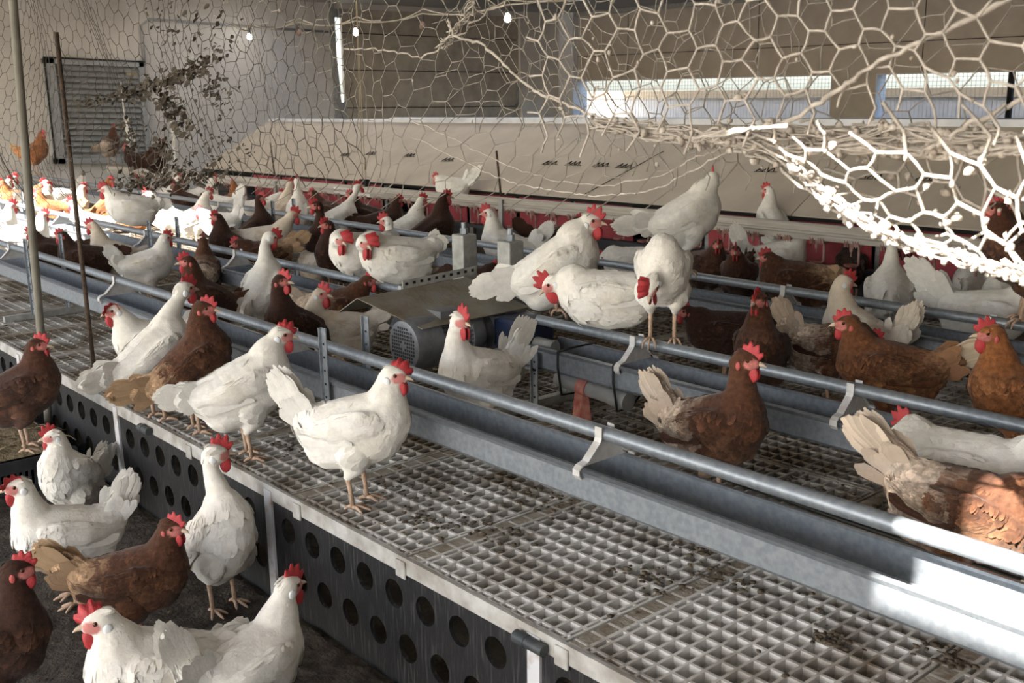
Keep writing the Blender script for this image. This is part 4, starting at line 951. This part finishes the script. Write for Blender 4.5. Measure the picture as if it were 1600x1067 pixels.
# --- between the middle and rear troughs
hen('dark brown hen stretching up, facing left, behind the two fluffed white hens', 512, 388, ZP, 192, 'dark', 1.06, pitch=34, tail=-10, neck=(-.02, .06), tlen=.12)
hen('brown hen with pale beak facing left, just before the stretched dark hen', 528, 405, ZP, 200, 'dark', 1.0, pitch=26, tail=-5, neck=(-.03, .02), tlen=.12, comb=1.1)
hen('ragged pale backed brown hen bending down beside the middle pipe', 488, 412, ZP, 110, 'cream', .9, pitch=-10, tail=10, crouch=.06, neck=(.04, -.12), hpitch=-50, tlen=.07, slide=-.12)
hen('long white hen feeding rightwards between the middle and rear troughs', 415, 377, ZP, 2, 'cream', 1.08, pitch=-2, tail=-4, neck=(.05, .0), tlen=.14, comb=1.1)
hen('dark brown hen with head up, before the rear pipe, facing right', 400, 360, ZP, -20, 'dark', 1.0, pitch=30, tail=0, neck=(-.03, .04))
hen('dark brown hen facing left in front of the long white hen', 360, 382, ZP, 190, 'dark', 1.0, pitch=28, tail=0, neck=(-.01, .01), slide=-.14)
hen('brown hen stooping left under the middle pipe with tail raised right', 412, 400, ZP, 178, 'buff', 1.0, pitch=-8, tail=30, neck=(.02, -.06), tlen=.16, hpitch=-10)
hen('white hen with raised tail behind the two fluffed hens', 632, 395, ZP, 174, 'white', .98, pitch=12, tail=72, neck=(.0, .05), tlen=.17, fan=10, comb=1.1, slide=-.18)
hen('red brown hen with narrow comb facing the camera behind the middle trough', 1190, 535, ZP, 258, 'brown', 1.05, pitch=24, tail=-10, neck=(-.02, .01), hyaw=-14, tlen=.12, slide=-.15)
hen('dark brown hen crouching under the middle pipe, facing left', 1130, 520, ZP, 182, 'dark', .98, pitch=-6, tail=10, neck=(.03, -.06), tlen=.1, crouch=.02)
hen('red brown hen with frayed buff tail facing left behind the middle pipe', 1385, 578, ZP, 182, 'chestnut', 1.08, pitch=4, tail=24, neck=(.01, -.02), hyaw=0, tlen=.15, seed=5)
hen('dark brown hen with raised white tail, its head low on the right', 1300, 548, ZP, 4, 'pale', 0.96, pitch=-6, tail=62, neck=(.02, -.10), hpitch=-25, tlen=.16, seed=52, slide=.05)
hen('white hen with upright tail at right, head bent over the rear trough', 1340, 520, ZP, 150, 'cream', 1.02, pitch=16, tail=58, neck=(-.02, .02), hyaw=-120, hpitch=-10, tlen=.18, comb=1.0, slide=-.03)
hen('ginger hen at the right frame edge with large serrated comb', 1592, 622, ZP, 196, 'ginger', 1.05, pitch=20, tail=10, neck=(.0, .01), hyaw=0, comb=1.15)
hen('brown hen peering out between the two drive posts', 785, 452, ZP, 300, 'brown', .95, pitch=10, tail=0, neck=(.02, -.03), hyaw=30)
hen('dark brown hen behind the left drive post, only its face showing', 748, 452, ZP, 320, 'dark', .9, pitch=0, tail=0, neck=(.0, -.06), hyaw=30, slide=.22)
# --- beyond the rear trough
hen('white hen with head turned left behind the right drive post', 790, 385, ZP, 172, 'white', 1.05, NB, pitch=16, tail=44, neck=(.0, .02), tlen=.2, comb=1.2)
hen('dark brown hen raising its head before the pink flap, centre left', 676, 362, ZP, 16, 'dark', 1.12, NB, pitch=26, tail=-10, neck=(.0, .02))
hen('white hen looking up to a drip cup left of the dark hen', 636, 358, ZP, 12, 'white', 1.0, NB, pitch=20, tail=-10, neck=(.02, .02), hpitch=10)
hen('white hen drinking upwards beside the row of dark hens', 530, 342, ZP, 14, 'white', 1.0, NB, pitch=16, tail=62, neck=(.06, .06), hpitch=20, tlen=.15)
hen('dark hen close behind the drinking white hen', 600, 348, ZP, 10, 'dark', 1.0, NB, pitch=6, tail=0)
hen('dark hen half hidden under the beam by the pink flap', 572, 338, ZP, 170, 'dark', 1.0, NB, pitch=10, tail=10)
hen('brown hen under the drip cups left of the drinking white hen', 516, 332, ZP, 150, 'brown', 1.0, NB, pitch=0, tail=20, neck=(.03, 0))
hen('white hen stretching its neck straight up to the nipples', 466, 332, ZP, 80, 'white', 1.02, NB, pitch=44, tail=-20, neck=(-.03, .05), hpitch=30)
hen('white hen leaning against the neck stretching one', 440, 334, ZP, 30, 'cream', 1.0, NB, pitch=30, tail=-10, neck=(.02, .03), hpitch=20, slide=.16)
hen('white hen with head low by the thin stand post', 412, 326, ZP, 8, 'white', .98, NB, pitch=0, tail=10, neck=(.04, -.04))
hen('golden backed brown hen seen from behind, beside the white tail', 372, 318, ZP, 110, 'ginger', .98, NB, pitch=20, tail=0, neck=(.0, .0))
hen('white hen with raised tail at the left of the golden hen', 350, 320, ZP, 150, 'white', .98, NB, pitch=0, tail=75, neck=(.02, -.06), tlen=.17, slide=-.16)
hen('white hen feeding behind the rear pipe, head down', 985, 412, ZP, 180, 'white', 1.0, NB, pitch=-8, tail=-5, neck=(.02, -.10), hpitch=-40)
hen('dark brown hen with white tail tip, right of the perched large white hen', 868, 384, ZP, 8, 'dark', 1.05, NB, pitch=0, tail=48, neck=(.02, -.03), slide=.16)
hen('brown hen under the perched white hen, left of the pair of red faces', 1105, 420, ZP, 300, 'brown', 1.0, NB, pitch=6, tail=0, neck=(.0, -.03), hyaw=-30, slide=.10)
hen('brown hen facing the camera, right of the pair of red faces', 1155, 424, ZP, 258, 'brown', 1.0, NB, pitch=10, tail=30, neck=(.0, -.03), hyaw=10, slide=-.10)
hen('white hen drinking at a drip cup before the red flap, tail up', 1212, 412, ZP, 6, 'white', 1.08, NB, pitch=4, tail=66, neck=(.02, -.03), tlen=.17, hpitch=8, slide=.12)
hen('brown hen with fluffy buff rump facing left behind the rear pipe', 1242, 440, ZP, 176, 'buff', 1.1, NB, pitch=-2, tail=-12, neck=(.0, -.05), tlen=.08, wide=1.05)
hen('white hen seen from behind with its head inside the nest flap', 1390, 462, ZP, 92, 'white', 1.12, NB, pitch=8, tail=-35, neck=(.02, .04), tlen=.07, wide=1.1)
hen('white hen with long raised tail under the sunlit netting', 1545, 492, ZP, 4, 'white', 1.12, NB, pitch=-2, tail=48, neck=(.04, -.05), tlen=.22)
hen('grey white fluffed hen behind the long tailed one', 1522, 444, ZP, 80, 'white', 1.0, NB, pitch=4, tail=-20, neck=(.02, -.04), tlen=.07)
hen('white hen beside the brown percher, breast to the camera', 1572, 470, ZP, 240, 'white', 1.0, NB, pitch=20, tail=0)
hen('brown hen looking out beneath the roof behind the sunlit netting', 1598, 392, ('y', 5.27, .60), 190, 'brown', 1.0, NB, pitch=24, tail=0, neck=(.0, .0))
hen('white hen ruffling its wings on the beam before the roof', 706, 306, ('y', 5.14, .74), 150, 'white', .9, NB, pitch=-4, tail=46, neck=(.02, -.07), tlen=.2, crouch=.1, flat=1)
hen('white hen stretching its neck above the beam before the roof', 1206, 352, ('y', 5.27, .60), 120, 'white', .9, NB, pitch=30, tail=0, neck=(-.02, .02), hyaw=40)
hen('dark hen behind the beam left of the red stencilled flap', 1330, 415, ZP, 100, 'dark', .9, NB, pitch=10, tail=0, neck=(0, -.03))
# --- far left corner
def far(label, u, v, yaw, kind, **kw): return hen(label, u, v, kw.pop('sup', ZP), yaw, kind, kw.pop('scale', .98), FAR, **kw)
far('brown hen with pale back perched by the white riser tubes', 176, 266, 50, 'pale', sup=('y', 5.0, .77), pitch=24, tail=-10, scale=1.05)
far('dark brown hen upright on the beam end before the louvred vent', 246, 254, 30, 'dark', sup=('y', 5.0, .735), pitch=30, tail=0, crouch=.08, flat=1)
far('dark hen hunched on the beam beside the upright one', 214, 258, 150, 'dark', sup=('y', 5.0, .735), pitch=0, crouch=.11, flat=1)
far('ginger hen with head up before the white riser tubes', 166, 320, -20, 'ginger', sup=('y', 3.5, .40), pitch=34, tail=0, neck=(-.02, .05), comb=1.1)
far('white hen facing left with large comb in full sun', 258, 335, 170, 'white', pitch=14, tail=5, neck=(.01, .02), comb=1.3, slide=-.18)
far('white hen standing in full sun, tail to the left', 305, 335, 8, 'white', pitch=20, tail=60, neck=(.02, .02), tlen=.16, slide=-.32)
far('white hen with tail straight up at the right rim of the sun', 342, 345, 160, 'white', pitch=-4, tail=80, tlen=.2, fan=9, neck=(.02, -.05), slide=-.22)
far('brown hen with red comb low behind the sitting white hen', 200, 312, 150, 'ginger', sup=('y', 3.4, .40), pitch=10, neck=(0, -.02))
far('brown hen with red comb behind the large combed white hen', 232, 306, 200, 'brown', sup=('y', 4.2, .40), pitch=20, comb=1.3)
far('white hen in the sun behind the rear pipe, left of the ginger pair', 264, 306, 10, 'white', pitch=10)
far('dark red hen by the rear pipe beneath the leaves', 292, 316, 190, 'brown', pitch=16)
far('white hen with head at the rear pipe beneath the leaves', 318, 306, 20, 'white', pitch=4, tail=40)
far('white hen overexposed at the left frame edge, topmost', 8, 306, 10, 'white', pitch=14, comb=1.2)
far('red combed white hen at the left frame edge, middle of three', 4, 338, 20, 'white', sup=('y', 3.08, .40), pitch=14, comb=1.3)
far('red combed white hen at the left frame edge, lowest of three', -4, 362, 10, 'white', sup=('y', 2.38, .40), pitch=0, comb=1.3)
far('brown hen in the sun between the left pole and the frame edge', 26, 322, 190, 'ginger', sup=('y', 3.2, .40), pitch=10, comb=1.2)
far('white hen in the sun directly right of the left pole', 62, 322, 30, 'white', pitch=10, tail=60)
far('buff hen in the sun under the ginger percher', 84, 326, 160, 'ginger', sup=('y', 3.1, .40), pitch=0, tail=20)
far('white hen in the sun with tail pointing up right, by the rod', 92, 304, 195, 'white', pitch=0, tail=55, tlen=.2, slide=-.34)
far('buff white hen in the sun behind the rusty rod', 114, 324, 20, 'cream', pitch=10)
far('white hen in the sun facing left, right of the rusty rod', 138, 332, 175, 'white', sup=('y', 2.95, .40), pitch=12, comb=1.2)
far('white hen in the sun left of the middle pipe end', 40, 352, 0, 'white', sup=('y', 2.36, .40), pitch=-4)
# small bird on the rear pipe
p = ony(130, 288, Y3); t = thing('sparrow', 'small grey brown sparrow on the rear pipe left of the riser tubes', 'bird', (p[0], Y3, .752))
V, N, F = union([(q[:3], (q[3], q[3]*q[4], q[3])) for q in chain([(-.10, 0, .045, .006), (-.04, 0, .05, .014), (0, 0, .05, .026), (.03, 0, .058, .024), (.05, 0, .075, .018)])], .004, 3)
me = mesh_arrays('body', V, F); me.materials.append(M['plumage']); at = me.color_attributes.new('col', 'FLOAT_COLOR', 'POINT'); at.data.foreach_set('color', np.tile(np.array((.20, .16, .11, 1), np.float32), len(V)))
o = bpy.data.objects.new('body', me); link(o, t); t.rotation_euler.z = math.radians(150); t.scale = (1.2,)*3
b = MB(); b.tube([(.064, 0, .076), (.080, 0, .073)], [.006, .001], 6); b.build('beak', M['beak'], t, True, local=True)
for s in (-1, 1):
    b = MB(); b.tube([(0, s*.01, .03), (0, s*.01, .0), (.015, s*.01, -.002)], .002, 5); b.build('leg', M['shank'], t, True, local=True)

# ------------------------------------------------------------------ wire netting hung from the ceiling and rolled up above the platform edge
def jit(k, a): r = np.random.default_rng(abs(hash(k)) % (2**32)); return (r.random(2)-.5)*2*a
def hexnet(name, mats, label, surf, S, T, cell, rad, amp=.10, inside=None, group='wire nettings', clumps=0, seed=1, csize=(.003, .007)):
    """flat-topped hexagon wire mesh over the parameter box S x T (metres), mapped to space by surf(s,t)"""
    h = cell; a = cell*.58; b = MB(); r0 = random.Random(seed); nodes = []
    def P(s, t):
        j = jit((seed, round(s*400), round(t*400)), cell*amp); return np.array(surf(s+j[0], t+j[1]))
    ncol = int((S[1]-S[0])/(1.5*a))+1; nrow = int((T[1]-T[0])/h)+1
    for c in range(ncol):
        for r in range(nrow):
            cx = S[0]+c*1.5*a; cy = T[0]+(r+.5*(c % 2))*h
            if inside and not inside(cx, cy): continue
            tl0, tr0, rt, br = (cx-a/2, cy+h/2), (cx+a/2, cy+h/2), (cx+a, cy), (cx+a/2, cy-h/2)
            for p, q, w in ((tl0, tr0, 1.5), (tr0, rt, 1), (rt, br, 1)):
                A, B_ = P(*p), P(*q); m_ = (A+B_)/2+np.array([r0.uniform(-1, 1) for _ in range(3)])*cell*.028
                rr = rad(*p)*w**.5 if callable(rad) else rad*w**.5
                b.tube([A, m_, B_], [rr*r0.uniform(.85, 1.2) for _ in range(3)], 4, False)
            nodes.append(P(*tr0))
    t = b.build(name, mats, None, True); tag(t, label, 'wire netting', group)
    if clumps:
        cl = lumps(clumps, lambda: tuple(np.array(r0.choice(nodes))+np.array([r0.uniform(-.3, .3)*cell, r0.uniform(-.1, .1)*cell, r0.uniform(-.3, .2)*cell])), csize[0], csize[1], 1.3)
        o = cl.build('dust_clumps', M['dust'], t, True); o['kind'] = 'stuff'
    return t
def interp(xs, zs): return lambda x: float(np.interp(x, xs, zs))
def at(u, v, y): return ony(u, v, y)
# left: thin dark net from the pole towards the middle
zb1 = interp([-6.6, -5.4, -4.4, -3.3, -2.4, -1.9, -1.2], [1.10, 1.14, 1.22, 1.33, 1.40, 1.42, 1.46])
def s1(s, t): return (s+.03*math.sin(t*9+s*2), 1.50+.035*math.sin(s*3.1+t*5)+.02*math.sin(s*9.+t*2)+.05*math.exp(-t*14), min(ZC-.04, zb1(s)+t-.012*math.sin(s*11)))
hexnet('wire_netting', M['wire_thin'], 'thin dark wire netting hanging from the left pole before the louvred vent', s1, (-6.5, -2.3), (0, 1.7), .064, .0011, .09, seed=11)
# middle: two slack layers whose lower hem sags before the nest roof
zb2 = interp([-4.4, -3.3, -2.5, -1.95, -1.7, -1.41, -1.26, -1.13, -.9], [1.30, 1.33, 1.345, 1.37, 1.395, 1.40, 1.425, 1.50, 1.52])
def s2(s, t): return (s+.04*math.sin(t*7+s*3), 1.56+.05*math.sin(s*4.1+t*6)+.03*math.sin(s*10.+t*3)-.06*math.exp(-t*18), min(ZC-.04, zb2(s)+t))
hexnet('wire_netting', M['wire_mid'], 'dusty slack wire netting sagging before the middle of the nest roof', s2, (-3.6, -1.0), (0, 1.6), .068, .0010, .11, clumps=60, seed=12, csize=(.002, .0045))
def s3(s, t): return (s*1.0+.05*math.sin(t*6+s*2.2), 1.72+.05*math.sin(s*3.3+t*4.4+1), min(ZC-.04, 1.44+.03*math.sin(s*5)+t+.05*math.sin(s*2+t*3)))
hexnet('wire_netting', M['wire_mid'], 'dusty netting layer hanging behind, before the bulbs and door panels', s3, (-2.3, -.6), (.02, 1.5), .074, .0012, .12, clumps=40, seed=13, csize=(.002, .005))
# right: big near mesh
def s4(s, t): return (s+.03*math.sin(t*8+s*4), 1.34+.04*math.sin(s*6+t*5), min(ZC-.04, 1.525+.02*math.sin(s*7)+t+.03*math.sin(s*5+t*4)))
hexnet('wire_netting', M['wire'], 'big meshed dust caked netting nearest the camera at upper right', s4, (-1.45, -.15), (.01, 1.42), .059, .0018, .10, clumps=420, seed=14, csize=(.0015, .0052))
# right: sunlit pouch of netting below the roll
zb5 = interp([-1.10, -1.03, -.80, -.61, -.2], [1.49, 1.475, 1.375, 1.332, 1.30])
def s5(s, t):
    q = t/.40; k = abs(1-2*q)**1.25; z0 = zb5(s); return (s+.012*math.sin(t*30+s*9), 1.36+.20*q+.012*math.sin(s*17+t*9), z0+(1.535-z0)*k+.006*math.sin(s*23))
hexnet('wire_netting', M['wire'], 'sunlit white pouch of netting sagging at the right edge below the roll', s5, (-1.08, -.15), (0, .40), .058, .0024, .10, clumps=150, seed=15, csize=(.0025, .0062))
# rolled hems and selvedges
def strand(b, pxs, y, r, amp, n=10, r0=random):
    P = [at(u, v, y+r0.uniform(-amp, amp)) for u, v in pxs]; full = []
    for A, B_ in zip(P[:-1], P[1:]):
        for q in range(n): full.append(A+(B_-A)*q/n+np.array([r0.uniform(-1, 1)*amp*.35, r0.uniform(-1, 1)*amp*.6, r0.uniform(-1, 1)*amp*.35]))
    full.append(P[-1]); b.tube(full, [r*r0.uniform(.8, 1.3) for _ in full], 5)
    return full
t = thing('netting_roll', 'crumpled roll of dusty netting and selvedge wires along the top right, before the nest roof', 'netting roll', (-.9, 1.45, 1.5))
rr = random.Random(5); allp = []
b = MB()
roll = [(930, 192), (1010, 203), (1090, 213), (1140, 214), (1210, 208), (1300, 214), (1400, 208), (1500, 216), (1640, 222)]
for k in range(16): allp += strand(b, [(u+rr.uniform(-8, 8), v+rr.uniform(-14, 16)) for u, v in roll], 1.45, .0017, .014, 5, rr)
roll2 = [(1150, 220), (1240, 236), (1340, 232), (1450, 240), (1540, 238), (1640, 232)]
for k in range(9): allp += strand(b, [(u+rr.uniform(-8, 8), v+rr.uniform(-10, 10)) for u, v in roll2], 1.43, .0018, .012, 5, rr)
b.build('rolled_wires', M['wire'], t, True)
b = MB(); strand(b, [(1085, 216), (1135, 206), (1180, 201), (1240, 186), (1310, 142), (1345, 112), (1430, 70), (1500, 38), (1590, -10)], 1.37, .0036, .006, 8, rr); b.build('selvedge_wire', M['wire'], t, True)
b = MB(); strand(b, [(700, 30), (709, 56), (751, 67), (800, 112), (835, 142), (890, 165), (960, 195)], 1.52, .0030, .008, 8, rr); b.build('selvedge_wire', M['wire'], t, True)
b = MB(); strand(b, [(540, 75), (600, 78), (660, 90), (700, 70), (740, 35), (790, 2)], 1.60, .0022, .012, 8, rr); b.build('selvedge_wire', M['wire'], t, True)
b = MB()
for k in range(7): strand(b, [(690+rr.uniform(-10, 10), 75+rr.uniform(-6, 6)), (712+rr.uniform(-8, 8), 48), (735+rr.uniform(-10, 10), 15), (752+rr.uniform(-15, 15), -20)], 1.55, .0016, .02, 6, rr)
b.build('bunched_wires', M['wire'], t, True)
b = MB(); strand(b, [(1440, 240), (1500, 205), (1560, 170), (1630, 140)], 1.40, .0032, .012, 8, rr); b.build('selvedge_wire', M['wire'], t, True)
b = MB(); strand(b, [(640, 212), (700, 240), (760, 270), (810, 288), (880, 300), (930, 306), (985, 303), (1035, 292), (1100, 256), (1165, 222)], 1.56, .0016, .006, 8, rr); b.build('sagging_hem', M['wire'], t, True)
b = MB(); strand(b, [(650, 190), (720, 222), (800, 262), (870, 283), (950, 290), (1030, 275), (1090, 245), (1160, 220)], 1.60, .0014, .008, 8, rr); b.build('sagging_hem', M['wire'], t, True)
b = MB()
for k in range(11): allp += strand(b, [(u+rr.uniform(-6, 6), v+rr.uniform(-12, 10)) for u, v in [(1236, 258), (1290, 306), (1350, 348), (1420, 382), (1500, 404), (1570, 424), (1650, 440)]], 1.41, .0017, .012, 6, rr)
b.build('sunlit_hem', M['wire'], t, True)
b = MB()
for k in range(3): strand(b, [(1082+rr.uniform(-5, 5), 216), (1130, 208+rr.uniform(-3, 3)), (1178, 200), (1230, 196+rr.uniform(-4, 4))], 1.30, .0024, .004, 6, rr)
b.build('sunlit_selvedge', M['wire'], t, True)
cl = lumps(430, lambda: tuple(np.array(rr.choice(allp))+np.array([rr.uniform(-.008, .008) for _ in range(3)])), .002, .0068, 1.2)
o = cl.build('dust_clumps', M['dust'], t, True); o['kind'] = 'stuff'
# withered leaves caught in the left net
b = MB(); lr = random.Random(3)
def leaf(p, sz):
    n = Vector((lr.uniform(-1, 1), lr.uniform(-1, 1), lr.uniform(-1, 1))).normalized(); u = n.orthogonal().normalized(); w = n.cross(u); p = Vector(p)
    L, Wd = sz*lr.uniform(.8, 1.4), sz*lr.uniform(.5, .9); c = n*sz*lr.uniform(-.4, .4)
    ring = [p-u*L, p-u*L*.3+w*Wd+c, p+u*L*.5+w*Wd*.7+c*.5, p+u*L, p+u*L*.4-w*Wd*.8+c, p-u*L*.4-w*Wd+c*.7]
    b.add([*ring, *[q+n*.0012 for q in ring]], [(0, 1, 2, 3), (0, 3, 4, 5), (9, 8, 7, 6), (11, 10, 9, 6)]+[(i, 6+i, 6+(i+1) % 6, (i+1) % 6) for i in range(6)])
def scatter(n, u0, v0, u1, v1, sd, sz):
    for _ in range(n):
        q = lr.random(); p = at(u0+(u1-u0)*q+lr.gauss(0, sd), v0+(v1-v0)*q+lr.gauss(0, sd*.9), 1.5+lr.uniform(-.03, .03)); leaf(p, lr.uniform(.5, 1.)*sz)
scatter(60, 115, 163, 195, 150, 5, .011); scatter(170, 190, 150, 295, 112, 9, .014); scatter(70, 290, 118, 325, 100, 9, .012)
scatter(110, 250, 150, 290, 200, 10, .014); scatter(40, 195, 190, 205, 232, 7, .012); scatter(50, 320, 130, 345, 150, 12, .010)
scatter(50, 290, 10, 330, 90, 28, .010); scatter(40, 330, 60, 360, 170, 16, .009); scatter(210, 190, 285, 335, 275, 10, .012)
scatter(60, 240, 205, 275, 262, 11, .012); scatter(60, 300, 200, 370, 250, 22, .008); scatter(14, 240, 0, 265, 60, 12, .009)
tag(b.build('dried_leaves', M['leaf']), 'withered brown leaves caught in the netting beside the louvred vent', 'leaves', kind='stuff')
